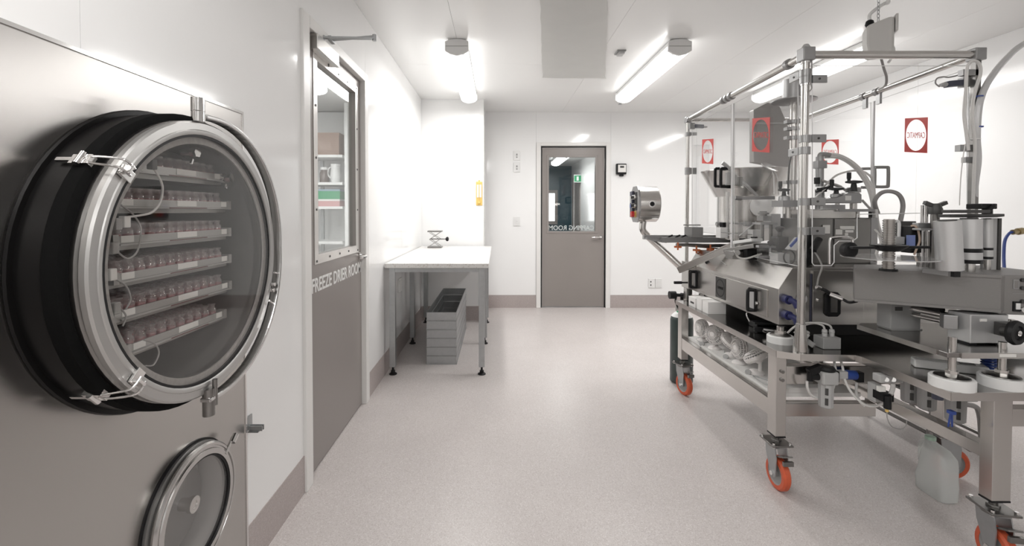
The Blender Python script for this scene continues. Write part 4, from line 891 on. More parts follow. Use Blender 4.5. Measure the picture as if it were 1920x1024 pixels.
# --- filling station in front of the bowl (left half of the worktop)
obj('turntable', B().lathe([(0, 0), (.20, 0), (.205, .006), (.20, .012), (0, .014)], (1.62, 2.75, .979), seg=48).cyl((1.62, 2.75, .99), (1.62, 2.75, 1.05), .05, seg=24), DGREY, mc)
obj('support_bar', B().bar(P(1382, 372, 2.62), P(1452, 371, 2.62), .012, .018).cyl(P(1378, 371, 2.62), P(1390, 372, 2.62), .012, seg=12), ALU, mc)
obj('nozzle_motor', B().box(P(1425, 400, 2.5).x, P(1441, 400, 2.5).x, 2.47, 2.53, P(1430, 414, 2.5).z, P(1430, 405, 2.5).z).cyl(P(1431, 406, 2.5), P(1431, 396, 2.5), .018, seg=14).lathe([(0, 0), (.028, 0), (.028, .008), (.018, .012), (0, .012)], P(1431, 402, 2.5), seg=16), GREYP, mc)
obj('nozzle_box', B().box(P(1441, 400, 2.55).x, P(1460, 400, 2.55).x, 2.53, 2.60, P(1441, 428, 2.55).z, P(1441, 401, 2.55).z), LGREY, mc, .003)
obj('nozzle_plate', B().box(P(1418, 418, 2.48).x, P(1450, 418, 2.48).x, 2.44, 2.52, P(1430, 421, 2.48).z, P(1430, 417, 2.48).z), ALU, mc, .002)
for px in (1429, 1445): obj('guide_rod', B().cyl(P(px, 452, 2.48), P(px, 421, 2.48), .009, seg=12), DULL, mc)
obj('bearing_bar', B().bar(P(1343, 418, 2.85), P(1410, 420, 2.85), .012, .010).cyl(P(1343, 420, 2.85), P(1352, 420, 2.85), .013).cyl(P(1395, 420, 2.84), P(1408, 420, 2.84), .015), GREYP, mc)
obj('small_cylinder', B().box(P(1352, 420, 2.82).x, P(1363, 420, 2.82).x, 2.80, 2.84, P(1352, 426, 2.82).z, P(1352, 417, 2.82).z), BLACK, mc, .002)
obj('rod', B().cyl(P(1345, 445, 2.85), P(1345, 420, 2.85), .007).cyl(P(1364, 448, 2.80), P(1364, 360, 2.80), .012), STEEL, mc)
obj('white_block', B().box(P(1348, 430, 2.8).x, P(1362, 430, 2.8).x, 2.78, 2.84, P(1348, 446, 2.8).z, P(1348, 427, 2.8).z), WHITEP, mc, .002)
obj('white_block', B().box(P(1410, 430, 2.75).x, P(1427, 430, 2.75).x, 2.74, 2.80, P(1410, 448, 2.75).z, P(1410, 431, 2.75).z), WHITEP, mc, .002)
obj('thin_arm', B().cyl(P(1386, 443, 2.6), P(1418, 416, 2.55), .004, seg=8), LGREY, mc)
obj('thin_arm', B().cyl(P(1352, 436, 2.7), P(1410, 440, 2.7), .003, seg=8), LGREY, mc)
obj('guide_block', B().bar(P(1384, 455, 2.60), P(1420, 450, 2.45), .07, .018), WHITEP, mc, .003)
for px, py, Y in ((1392, 449, 2.58), (1414, 446, 2.48)):
    c = P(px, py, Y); o = B().cyl(c-V3((0, 0, .02)), c, .006, seg=8)
    for a in range(5): o.bar(c, c+V3((.016*math.cos(a*1.257), .016*math.sin(a*1.257), .002)), .009, .008)
    obj('star_knob', o, BLACK, mc)
obj('guide_rail', B().bar(P(1362, 470, 2.62), P(1420, 461, 2.42), .05, .022), DULL, mc, .002)
obj('carriage', B().box(P(1365, 480, 2.55).x, P(1392, 480, 2.55).x, 2.50, 2.58, .98, P(1380, 470, 2.55).z).cyl(P(1372, 476, 2.5), P(1372, 476, 2.46), .012).cyl(P(1383, 474, 2.5), P(1383, 474, 2.47), .014), DULL, mc, .002)
obj('dark_drive', B().box(P(1393, 480, 2.5).x, P(1412, 480, 2.5).x, 2.46, 2.54, .98, P(1400, 466, 2.5).z), BLACK, mc, .003)
km = P(1462, 460, 2.38)
kn = obj('clamp_motor', B().box(km.x-.030, km.x+.030, 2.35, 2.41, P(1462, 470, 2.38).z, P(1462, 443, 2.38).z).cyl(P(1448, 455, 2.36), P(1442, 457, 2.36), .014, seg=12), DGREY, mc, .006)
obj('mushroom_knob', B().lathe([(.012, 0), (.010, .022), (.020, .036), (.022, .046), (.012, .052), (0, .053)], P(1462, 443, 2.38), seg=18), DGREY, kn)
obj('motor_leg', B().cyl(P(1462, 498, 2.38), P(1462, 470, 2.38), .012, seg=12), DGREY, kn)
obj('sensor_block', B().box(P(1454, 480, 2.28).x, P(1476, 480, 2.28).x, 2.26, 2.33, .98, P(1460, 475, 2.28).z), LGREY, mc, .002)
obj('bottle_guide', B().bar(P(1420, 482, 2.35), P(1448, 482, 2.35), .02, .012).bar(P(1420, 462, 2.38), P(1460, 463, 2.38), .03, .012).cyl(P(1444, 482, 2.35), P(1444, 455, 2.38), .006, seg=8), ALU, mc)
obj('tilted_cover', B().prism([P(1478, 468, 2.25), P(1497, 445, 2.28), P(1499, 458, 2.25), P(1494, 470, 2.22)], (0, .03, 0)), LGREY, mc, .002)
obj('cover_strip', B().bar(P(1482, 462, 2.22), P(1497, 446, 2.24), .006, .012), BLUE, mc)
obj('coil_ring', B().tube([P(1480, 482, 2.24)+V3((.028*math.cos(a*.26), 0, .034*math.sin(a*.26))) for a in range(24)], .004, closed=True), DGREY, mc)
obj('clear_tube', B().tube(spline([P(1376, 470, 2.5), P(1384, 482, 2.45), P(1398, 485, 2.42), P(1416, 480, 2.4), P(1428, 476, 2.4)], 6), .005), HOSE, mc)
obj('black_sensor', B().cyl(P(1524, 470, 2.2), P(1536, 448, 2.22), .016, seg=14).box(P(1516, 460, 2.24).x, P(1523, 460, 2.24).x, 2.24, 2.28, .98, P(1516, 438, 2.24).z), BLACK, mc)
# small tabs on the shoulder
sh = lambda px, py: P(px, py, 2.6)
obj('cable_tag', B().obox(PX(1363, 502, 1.372), (0, 1, 0), (.55, 0, .83), (-.83, 0, .55), .016, .018, .002), PAPER, mc)
obj('tag_wire', B().tube([PX(1362, 497, 1.37), PX(1350, 488, 1.385), PX(1338, 481, 1.395)], .0025, 6), LGREY, mc)
obj('knob', B().cyl(PX(1326, 492, 1.36), PX(1330, 491, 1.385), .014, seg=10), BLACK, mc)
# --- control pod on its bent arm
pc = P(1208, 383, 3.28); ax = V3((-.998, .06, 0)).normalized(); sd = V3((-ax.y, ax.x, 0)); zz = V3((0, 0, 1)); R = .128
pod = obj('control_pod', B().lathe([(0, -.085), (R-.006, -.085), (R, -.078), (R, .055), (0, .055)], pc, ax, 48), STEEL, mc)
fp = [(-.10, .10), (-.06, .128), (.06, .128), (.10, .10), (.118, .05), (.118, -.05), (.10, -.10), (.06, -.130), (-.06, -.130), (-.10, -.10), (-.118, -.05), (-.118, .05)]
obj('pod_face', B().prism([pc+ax*.055+sd*a+zz*b for a, b in fp], ax*.012), ALU, pod)
fo = pc+ax*.067
# sd = direction along the face; positive side faces the camera end
def onface(a, b, h): return fo+sd*a+zz*b+ax*h
ps = 1 if sd.y < 0 else -1
obj('display_unit', B().obox(onface(-ps*.055, .0, .008), sd, zz, ax, .035, .095, .008), NAVY, pod, .003)
obj('screen', B().obox(onface(-ps*.055, .035, .0175), sd, zz, ax, .022, .025, .0015), LGREY, pod)
obj('key_row', B().obox(onface(-ps*.055, -.012, .0175), sd, zz, ax, .024, .012, .0015), BLUE, pod)
for a, b in ((.0, .05), (.045, .05), (.0, -.01), (.045, -.01)):
    obj('push_button', B().cyl(onface(ps*a, b, 0), onface(ps*a, b, .018), .017, seg=16).cyl(onface(ps*a, b, .016), onface(ps*a, b, .02), .013, seg=16), CHROME, pod)
    obj('button_cap', B().cyl(onface(ps*a, b, .02), onface(ps*a, b, .026), .012, seg=14), BLACK, pod)
obj('button_plate', B().obox(onface(ps*.022, .02, .001), sd, zz, ax, .045, .065, .002), BLACK, pod)
es = obj('emergency_stop', B().cyl(onface(ps*.02, -.072, .012), onface(ps*.02, -.072, .032), .021, seg=18), REDP, pod)
obj('stop_collar', B().cyl(onface(ps*.02, -.072, 0), onface(ps*.02, -.072, .012), .013, seg=14).ring(onface(ps*.02, -.072, 0), ax, .015, .026, .003, 18), YELLOW, es)
hp_ = pc-sd*0+V3((.03, 0, 0)); nrm = V3((ax.y, -ax.x, 0)); nrm = nrm if nrm.y < 0 else -nrm
obj('cable_entry', B().ring(pc-ax*.02+nrm*(R-.004), nrm, .016, .024, .010, 24), CHROME, pod); obj('entry_bore', B().cyl(pc-ax*.02+nrm*(R-.004), pc-ax*.02+nrm*(R+.003), .0165, seg=18), BLACK, pod)
obj('bent_arm', B().tube(spline([pc+V3((-.005, 0, -.12)), pc+V3((-.01, 0, -.18)), P(1212, 440, 3.28), P(1222, 450, 3.27), P(1250, 476, 3.24), P(1276, 500, 3.2), P(1290, 508, 3.17)], 6), .024, 14), STEEL, pod)
# --- infeed rails left of the guard
ry = 3.22
i0 = obj('infeed_rail', B().box(P(1207, 443, ry).x, P(1385, 443, ry).x, ry-.004, ry+.03, P(1207, 449, ry).z, P(1207, 441, ry).z), ALU, mc, .001)
obj('infeed_rail', B().box(P(1241, 448, ry-.06).x, P(1372, 448, ry-.06).x, ry-.07, ry-.05, P(1241, 455, ry-.06).z, P(1241, 445, ry-.06).z), ALU, mc, .001)
obj('rail_tray', B().prism([P(1207, 448, ry), P(1225, 452, ry), P(1245, 455, ry), P(1245, 450, ry), P(1210, 445, ry)], (0, -.05, 0)), ALU, mc)
obj('drive_box', B().box(P(1294, 430, ry-.05).x, P(1315, 430, ry-.05).x, ry-.08, ry+.05, P(1300, 445, ry-.06).z, P(1300, 426, ry-.06).z), GREYP, mc, .002)
obj('box_lid', B().bar(P(1283, 422, ry), P(1312, 422, ry), .03, .008), GREYP, mc)
for px in (1252, 1266, 1277): obj('rail_clip', B().bar(P(px, 445, ry-.06), P(px+9, 441, ry-.06), .012, .010), BLACK, mc)
obj('conveyor_roller', B().cyl(P(1268, 459, ry-.04), P(1372, 461, ry-.04), .012, seg=12).bar(P(1275, 460, ry-.02), P(1372, 468, ry-.05), .03, .010), DULL, mc)
for px, py in ((1271, 463), (1306, 469), (1332, 467)):
    c = P(px, py, ry-.08); kn = B().cyl(c-V3((0, 0, .022)), c+V3((0, 0, .03)), .006, seg=8)
    for a in range(6): kn.bar(c, c+V3((.024*math.cos(a*1.047), .024*math.sin(a*1.047), 0)), .014, .012)
    obj('orange_knob', kn, ORK, mc)
obj('exit_chute', B().bar(P(1273, 507, 2.98), P(1392, 452, 2.70), .03, .040).bar(P(1273, 501, 2.975), P(1392, 447, 2.695), .036, .006), STEEL, mc, .001)
obj('stand_leg', B().cyl((Bk.x, Bk.y, .12), (Bk.x, Bk.y, 1.0), .0135, seg=12).lathe([(0, 0), (.03, 0), (.03, .01), (.013, .02), (.013, .12)], (Bk.x, Bk.y, 0), seg=16), STEEL, mc)
obj('side_knob', B().cyl(P(1264, 530, 3.1), P(1278, 530, 3.1), .010, seg=10).cyl(P(1276, 530, 3.1), P(1290, 530, 3.1), .006, seg=8), BLACK, mc)
obj('end_bracket', B().box(1.29, 1.34, 3.05, 3.16, .72, .90).box(1.30, 1.34, 3.10, 3.15, .63, .72), STEEL, mc, .002)
# --- compressed air units under the deck
def airunit(c, bowl_h=.10, r=.030, m=LGREY):
    a = obj('filter_regulator', B().box(c.x-.036, c.x+.036, c.y-.032, c.y+.032, c.z-.03, c.z+.028), LGREY, mc, .008)
    obj('bowl', B().lathe([(0, -.03-bowl_h), (r*.75, -.03-bowl_h), (r*.95, -.024-bowl_h), (r*1.02, -.03), (0, -.03)], c, seg=10, smooth=False), LGREY, a)
    vd = V3((-.50, -.86, 0))
    for dz in (.028, .072): obj('sight_slot', B().obox(c+vd*(r*.96)-V3((0, 0, .03+dz*bowl_h/.105)), (-vd.y, vd.x, 0), (0, 0, 1), vd, .006, .015*bowl_h/.105, .002), DGREY, a)
    return a
c = P(1549, 706, 1.965)
a = airunit(c, .105)
obj('pressure_knob', B().lathe([(0, .028), (.034, .028), (.036, .034), (.030, .044), (0, .046)], c, seg=20), BLACK, a)
obj('elbow_fitting', B().cyl(c-V3((.036, 0, 0)), c-V3((.075, 0, 0)), .016, seg=12).cyl(c+V3((-.07, 0, -.018)), c+V3((-.07, 0, .02)), .013, seg=10).obox(c+V3((-.05, 0, .03)), (1, 0, .4), (0, 1, 0), (-.4, 0, 1), .03, .012, .014), BLACK, a)
obj('outlet_valve', B().box(c.x+.044, c.x+.085, c.y-.016, c.y+.016, c.z-.006, c.z+.026), LGREY, a, .003)
obj('blue_valve', B().cyl(c+V3((.085, 0, .008)), c+V3((.127, 0, .006)), .020, seg=14), BLUE, a)
obj('black_tee', B().box(c.x+.127, c.x+.155, c.y-.016, c.y+.016, c.z-.022, c.z+.022), BLACK, a, .003)
obj('black_spacer', B().box(c.x+.037, c.x+.045, c.y-.02, c.y+.02, c.z-.02, c.z+.028), BLACK, a, .003)
for pts in ([(1564, 676, 1.99), (1566, 690, 1.97), (1568, 700, 1.965)], [(1576, 674, 1.99), (1580, 690, 1.97), (1585, 715, 1.95), (1598, 738, 1.93), (1620, 758, 1.9), (1640, 762, 1.88), (1658, 755, 1.86)],
            [(1606, 718, 1.96), (1606, 738, 1.94), (1612, 752, 1.92), (1622, 762, 1.9)], [(1513, 715, 1.96), (1514, 728, 1.96), (1520, 740, 1.97), (1532, 746, 1.98)], [(1565, 718, 1.96), (1562, 728, 1.97), (1556, 735, 1.98)]):
    obj('air_tube', B().tube(spline([P(*q_) for q_ in pts], 6), .0052), HOSEW, mc)
for px, py, Y in ((1706, 725, 1.92), (1738, 738, 1.85), (1792, 752, 1.74)):
    c = P(px, py-6, Y); a = airunit(V3((c.x, c.y, .568)), .105, .032)
obj('gauge_window', B().cyl(P(1758, 735, 1.64), P(1758, 748, 1.64), .017, seg=12), NAVY, mc)
obj('blue_drain', B().box(P(1780, 772, 1.6).x, P(1788, 772, 1.6).x, 1.59, 1.61, P(1784, 776, 1.6).z, P(1784, 770, 1.6).z).tube([P(1782, 776, 1.6), P(1778, 800, 1.62)], .003, 6).tube([P(1785, 776, 1.6), P(1785, 800, 1.62)], .003, 6), BLUE, mc)
mn = obj('air_manifold', B().box(P(1647, 712, 1.80).x, P(1690, 712, 1.80).x, 1.79, 1.83, P(1660, 717, 1.8).z, P(1660, 703, 1.8).z).box(P(1637, 740, 1.83).x, P(1650, 740, 1.83).x, 1.82, 1.86, P(1640, 753, 1.83).z, P(1640, 720, 1.83).z), LGREY, mc, .003)
for px in (1662, 1675): obj('port', B().cyl(P(px, 712, 1.788), P(px, 712, 1.80), .009, seg=12), RED if px == 0 else CHROME, mn)
obj('solenoid', B().box(P(1648, 742, 1.80).x, P(1668, 742, 1.80).x, 1.78, 1.83, P(1650, 750, 1.8).z, P(1650, 735, 1.8).z).cyl(P(1664, 742, 1.78), P(1664, 766, 1.78), .013), BLACK, mn)
obj('solenoid_plate', B().box(P(1647, 730, 1.79).x, P(1659, 730, 1.79).x, 1.785, 1.80, P(1650, 734, 1.79).z, P(1650, 725, 1.79).z), PAPER, mn)
obj('manifold_tube', B().tube(spline([P(1674, 719, 1.79), P(1674, 728, 1.79), P(1670, 740, 1.78)], 5), .008), HOSEW, mn)
obj('brass_tip', B().cyl(P(1663, 766, 1.78), P(1663, 772, 1.78), .006, seg=8), YELLOW, mn)
obj('drain_cable', B().tube(spline([P(1663, 772, 1.78), P(1664, 785, 1.78), P(1672, 800, 1.79), P(1688, 805, 1.8), P(1698, 800, 1.8), P(1700, 788, 1.8)], 6), .002, 6), CABLE, mn)
obj('plug_lead', B().tube([V3((1.33, 2.28, .39)), V3((1.331, 2.28, .345))], .003, 6).lathe([(0, -.04), (.010, -.036), (.014, -.01), (.006, .006), (0, .008)], (1.331, 2.28, .34), seg=12), LGREY, mc)
# ================================================================== LABELLING MACHINE on levelling feet
UZ = .756
lm = thing('labelling_machine', 'grey labelling machine with clear reel disc and silver rollers standing on white feet', 'machine', (1.85, 1.78, UZ-.1))
up = [(1.565, 1.565), (2.28, 1.565), (2.28, 1.985), (1.60, 1.985), (1.565, 1.955)]
obj('base_plate', B().prism([(x, y, UZ-.018) for x, y in up], (0, 0, .018)), mat('dark_base_plate', (.36, .35, .34), .2, 1.0), lm, .002)
obj('plate_edge', B().box(1.61, 2.28, 1.560, 1.5645, UZ-.019, UZ+.001).box(1.560, 1.5645, 1.60, 1.955, UZ-.019, UZ+.001), STEEL, lm)
a, b = P(1875, 667, 1.558), P(1906, 671, 1.558); obj('paper_label', B().box(a.x, b.x, 1.5585, 1.560, UZ-.013, UZ-.003), PAPER, lm)
puckfoot(1.602, 1.585, UZ+.05, lm, .062, .036, rod=.0115); puckfoot(1.785, 1.592, UZ+.03, lm, .062, .036, rod=.0115)
puckfoot(2.2, 1.93, UZ+.03, lm, .062, .036, rod=.0115)
# blocks and shafts between plate and head
a, b = P(1671, 570, 1.86), P(1726, 613, 1.86)
bb = obj('bearing_block', B().box(a.x, b.x, 1.86, 1.93, UZ+.004, .868), GREYP, lm, .002)
obj('block_label', B().box(a.x+.016, a.x+.045, 1.857, 1.86, .838, .853), DGREY, bb); obj('block_foot', B().box(a.x+.005, b.x+.01, 1.862, 1.93, UZ, UZ+.0045), GREYP, bb)
pb0, pb1 = P(1817, 598, 1.66), P(1887, 660, 1.66)
pb = obj('pedestal_block', B().box(pb0.x, pb1.x, 1.655, 1.74, UZ+.006, .868), ROLL, lm, .003)
a, b = P(1838, 598, 1.654), P(1850, 603, 1.654); obj('paper_label', B().box(a.x, b.x, 1.653, 1.655, b.z, a.z), PAPER, pb)
obj('pedestal_foot', B().box(pb0.x, pb0.x+.03, 1.66, 1.735, UZ, UZ+.007).box(pb1.x-.04, pb1.x, 1.66, 1.735, UZ, UZ+.007), BLACK, pb)
for dz, r in ((.848, .013), (.822, .009)):
    obj('slide_shaft', B().cyl((1.70, 1.89, dz), (pb0.x+.03, 1.70, dz-.008), r, seg=16), CHROME, lm)
obj('shaft_clamp', B().obox((pb0.x-.02, 1.715, .83), (.87, -.49, 0), (.49, .87, 0), (0, 0, 1), .02, .022, .026), ALU, lm, .002)
obj('lead_screw', B().cyl((1.73, 1.93, .862), (pb0.x, 1.76, .862), .012, seg=12), BLACK, lm)
hw = V3((P(1895, 622, 1.60).x, 1.585, P(1895, 622, 1.60).z))
hs = obj('shaft_housing', B().box(pb1.x-.055, pb1.x-.005, 1.61, 1.655, hw.z-.024, hw.z+.024).cyl((hw.x-.01, 1.62, hw.z), (hw.x, 1.585, hw.z), .016, seg=12), DGREY, lm, .002)
whl = obj('handwheel', B().lathe([(.026, -.010), (.040, -.010), (.044, 0), (.040, .010), (.026, .010), (.022, 0)], hw, (.25, -1, 0), 32, close=True).lathe([(0, -.006), (.024, -.006), (.024, .004), (0, .006)], hw, (.25, -1, 0), 24), BLACK, lm)
obj('wheel_cap', B().cyl(hw, hw+V3((.0025, -.012, 0)), .010, seg=14), CHROME, whl)
obj('wheel_grip', B().cyl(hw+V3((.028, -.005, -.012)), hw+V3((.036, -.04, -.012)), .008, seg=10), CHROME, whl)
# head housing (angled box) with control end
pA = V3((1.463, 1.85, 0)); pB_ = V3((1.829, 1.64, 0)); z0, z1 = .880, 1.014
out = [(pA.x, pA.y), (pB_.x, pB_.y), (pB_.x+.02, pB_.y+.02), (2.06, 1.66), (2.06, 1.98), (1.60, 1.98)]
hh = obj('head_housing', B().prism([(x, y, z0) for x, y in out[:2]+[(1.99, 1.70), (1.99, 1.98), (1.56, 1.98)]], (0, 0, z1-z0)), HEAD, lm, .004)
fd_ = (pB_-pA).normalized(); fn = V3((fd_.y, -fd_.x, 0))
obj('housing_rim', B().bar(pA+fn*.002+V3((0, 0, z1-.004)), pB_+fn*.002+V3((0, 0, z1-.004)), .006, .010).bar(pA+fn*.002+V3((0, 0, z0+.004)), pB_+fn*.002+V3((0, 0, z0+.004)), .006, .010), HEAD, hh)
ce = obj('control_end', B().prism([(x, y, z0-.01) for x, y in ((pB_.x+.005, pB_.y+.012), (2.02, 1.615), (2.10, 1.66), (2.10, 1.95), (1.87, 1.95))], (0, 0, .145)), HEAD, lm, .006)
def on(px, py, d=0): return P(px, py, 1.645-d)
e0 = V3((pB_.x+.005, pB_.y+.012)+(0,)); e1 = V3((2.02, 1.615, 0)); ed_ = (e1-e0).normalized(); en = V3((ed_.y, -ed_.x, 0))
def onc(px, py): return PL(px, py, e0, e1)
def plate(px0, px1, py0, py1, m, name, h=.003, par=None):
    a, b = onc(px0, py0), onc(px1, py1); c = (a+b)/2
    return obj(name, B().obox(c+en*h/2, ed_, (0, 0, 1), en, abs((b-a).dot(ed_))/2, abs(a.z-b.z)/2, h/2), m, par or ce, .001)
plate(1899, 1910, 524, 542, GREYP, 'window_frame'); plate(1901, 1908, 526, 540, HEAD, 'window', .004)
plate(1898, 1911, 565, 584, BLACK, 'power_switch', .005); plate(1902, 1910, 568, 580, WHITEP, 'rocker', .008)
for py in (525, 540, 565): c = onc(1916, py); obj('knob', B().cyl(c, c+en*.008, .007, seg=14), DGREY, ce)
c = onc(1916, 580); obj('key_switch', B().cyl(c, c+en*.012, .010, seg=14), CHROME, ce)
plate(1898, 1919, 549.5, 551, GREYP, 'panel_line', .001)
# reel: ribbed spindle, black flange, clear disc
rc = P(1666, 483, 1.76); zr = rc.z
sm = B(); seg = 20; nr = 22; zb_, zt_ = 1.016, P(1666, 411, 1.76).z
prof = []
for k in range(nr):
    z = zb_+(zt_-zb_)*k/nr; d = (zt_-zb_)/nr
    prof += [(.0205, z), (.0205, z+d*.55), (.0175, z+d*.6), (.0175, z+d*.98)]
rl = obj('reel_spindle', B().lathe([(0, zb_)]+prof+[(0, zt_)], (rc.x, rc.y, 0), seg=18), mat('ribbed_core', (.36, .34, .32), .3, .9), lm)
obj('spindle_collar', B().lathe([(0, zb_-.001), (.030, zb_-.001), (.028, zb_+.008), (0, zb_+.008)], (rc.x, rc.y, 0), seg=24), BLACK, rl)
fz = P(1666, 463, 1.76).z
obj('reel_flange', B().lathe([(.021, fz-.016), (.034, fz-.016), (.058, fz+.002), (.060, fz+.008), (.021, fz+.010)], (rc.x, rc.y, 0), seg=32, close=True), BLACK, lm)
obj('reel_arm', B().bar((rc.x-.155, rc.y-.012, fz-.002), (rc.x+.165, rc.y+.01, fz-.002), .018, .010), BLACK, lm, .002)
ms = P(1586, 468, 1.80)
mo = obj('dancer_motor', B().lathe([(0, 0), (.029, 0), (.031, .01), (.031, .024), (.022, .03), (0, .03)], ms+V3((0, .0, 0)), (.1, -1, 0), 26), BLACK, lm)
obj('motor_bracket', B().tube(spline([ms+V3((-.05, .02, -.06)), ms+V3((-.05, .02, .03)), ms+V3((-.035, .02, .046)), ms+V3((.03, .02, .046)), ms+V3((.042, .02, .03)), ms+V3((.042, .02, -.03))], 4), .005), CHROME, mo)
obj('reel_disc', B().lathe([(.021, zr-.002), (.150, zr-.002), (.152, zr), (.150, zr+.002), (.021, zr+.002)], (rc.x, rc.y, 0), seg=72, close=True), clear('frosted_disc', (.95, .95, .95), .08, 1.6, .45, (.9, .9, .9)), lm)
# rollers
def roller(px0, px1, py0, py1, Y, tilt=0, bands=(), name='roller', m=ROLL):
    t = P((px0+px1)/2+tilt*.5, py0, Y); b = P((px0+px1)/2-tilt*.5, py1, Y); r = (px1-px0)/2*Y/F
    o = obj(name, B().cyl(b, t, r, seg=32), m, lm)
    obj('roller_cap', B().cyl(t-(t-b).normalized()*.002, t+(t-b).normalized()*.004, r*.7, seg=24), DGREY, o)
    for q0, q1 in bands:
        c0 = b+(t-b)*q0; c1 = b+(t-b)*q1; obj('rubber_band', B().cyl(c0, c1, r*1.03, seg=32), BLACK, o)
    return o, t, b
r1, t1, b1 = roller(1759, 1798, 414, 506, 1.66, -5)
r2, t2, b2 = roller(1799, 1835, 411, 493, 1.75, 0, ((.0, .085), (.25, .34)))
r3, t3, b3 = roller(1843, 1859, 411, 487, 1.80, 0, ((.02, .08), (.24, .30)))
obj('roller_stub', B().cyl((b2.x, b2.y, 1.0), b2, .018, seg=14), STEEL, lm)
obj('roller_stub', B().cyl((b3.x, b3.y, 1.0), b3, .011, seg=14), STEEL, lm)
sb = P(1872, 450, 1.86); sz0 = 1.01
obj('side_cheek', B().box(P(1858, 450, 1.80).x, P(1870, 450, 1.80).x, 1.80, 1.84, sz0, P(1866, 409, 1.84).z), LGREY, lm, .002)
obj('cheek_edge', B().box(P(1870, 450, 1.80).x, P(1875, 450, 1.80).x, 1.795, 1.845, sz0, P(1866, 409, 1.84).z), DGREY, lm)
obj('link_arm', B().bar((rc.x+.11, rc.y-.03, 1.022), (b1.x, b1.y, b1.z-.014), .022, .018), ALU, lm, .001)
obj('arm_tip', B().obox((b1.x+.005, b1.y-.016, b1.z-.014), (1, 0, 0), (0, 1, 0), (0, 0, 1), .012, .006, .010), BLACK, lm)
tp = P(1782, 408, 1.77)
obj('top_plate', B().prism([P(1782, 408, 1.74), P(1868, 408, 1.74), P(1884, 406, 1.78), P(1884, 401, 1.78), P(1782, 402, 1.74)], (0, .05, 0)), DGREY, lm, .002)
obj('upper_plate', B().box(P(1774, 398, 1.74).x, P(1847, 398, 1.74).x, 1.72, 1.76, P(1800, 399.5, 1.74).z, P(1800, 393.5, 1.74).z), DGREY, lm, .002)
tk = P(1845, 390, 1.80)
obj('tension_lever', B().box(P(1830, 390, 1.8).x, P(1860, 390, 1.8).x, 1.78, 1.84, P(1840, 392, 1.8).z, P(1840, 382, 1.8).z).bar(P(1850, 396, 1.78), P(1863, 384, 1.78), .018, .014).cyl(P(1851, 401, 1.79), P(1851, 390, 1.79), .016, seg=12), BLACK, lm, .003)
wk = P(1753.5, 388, 1.85)
wn_ = B().lathe([(.010, -.03), (.022, -.03), (.024, -.01), (.016, .012), (.012, .014)], wk, seg=18)
for s in (-1, 1): wn_.bar(wk+V3((0, 0, .0)), wk+V3((s*.044, 0, .018)), .014, .014)
wg = obj('wing_knob', wn_, DGREY, lm)
obj('knob_shaft', B().cyl((wk.x, wk.y, 1.0), wk-V3((0, 0, .028)), .0145, seg=14), DULL, lm)
obj('clamp_arm', B().box(P(1718, 428, 1.86).x, wk.x+.01, 1.84, 1.88, P(1730, 432, 1.86).z, P(1730, 428, 1.86).z).box(P(1718, 420, 1.88).x, P(1745, 420, 1.88).x, 1.87, 1.90, P(1730, 428, 1.88).z, P(1730, 418, 1.88).z), ALU, lm, .002)
for px in (1729.5, 1737.5): obj('guide_rod', B().cyl((P(px, 400, 1.89).x, 1.89, 1.0), P(px, 385, 1.89), .006, seg=10), CHROME, lm)
for px, w in ((1727, 6), (1738, 6), (1757, 6)): obj('pillar', B().box(P(px, 460, 1.9).x, P(px+w*1.4, 460, 1.9).x, 1.90, 1.92, 1.0, P(px, 434, 1.9).z), DULL if px != 1757 else STEEL, lm)
rb = obj('ribbon_box', B().box(P(1700, 450, 1.9).x, P(1718, 450, 1.9).x, 1.88, 1.93, P(1705, 474, 1.9).z, P(1705, 424, 1.9).z), BLACK, lm, .003)
obj('blue_label', B().box(P(1700, 450, 1.878).x, P(1716, 450, 1.878).x, 1.877, 1.88, P(1705, 464, 1.878).z, P(1705, 441, 1.878).z), mat('blue_print', (.22, .28, .55), .5), rb)
obj('ribbon_cable', B().tube(spline([P(1708, 424, 1.88), P(1716, 424, 1.87), P(1722, 434, 1.87), P(1724, 452, 1.87), P(1718, 468, 1.87), P(1714, 478, 1.87)], 6), .004), mat('tan_cable', (.55, .42, .33), .5), rb)
obj('dark_screen', B().box(P(1682, 430, 1.95).x, P(1718, 430, 1.95).x, 1.95, 1.98, P(1690, 448, 1.95).z, P(1690, 415, 1.95).z), DGREY, lm, .002)
obj('white_bracket', B().tube(spline([P(1678, 415, 1.93), P(1685, 416, 1.93), P(1686, 430, 1.93), P(1686, 445, 1.93), P(1694, 450, 1.92)], 5), .006), WHITEP, lm)
obj('small_valve', B().box(P(1676, 446, 1.9).x, P(1693, 446, 1.9).x, 1.89, 1.93, P(1680, 458, 1.9).z, P(1680, 444, 1.9).z).cyl(P(1686, 470, 1.9), P(1686, 458, 1.9), .008), LGREY, lm, .002)
obj('cable_bundle', B().tube(spline([P(1648, 440, 1.95), P(1652, 455, 1.93), P(1645, 470, 1.92), P(1640, 490, 1.9)], 5), .006).tube(spline([P(1640, 430, 1.95), P(1655, 445, 1.93), P(1668, 450, 1.95)], 5), .004), HOSE, lm)
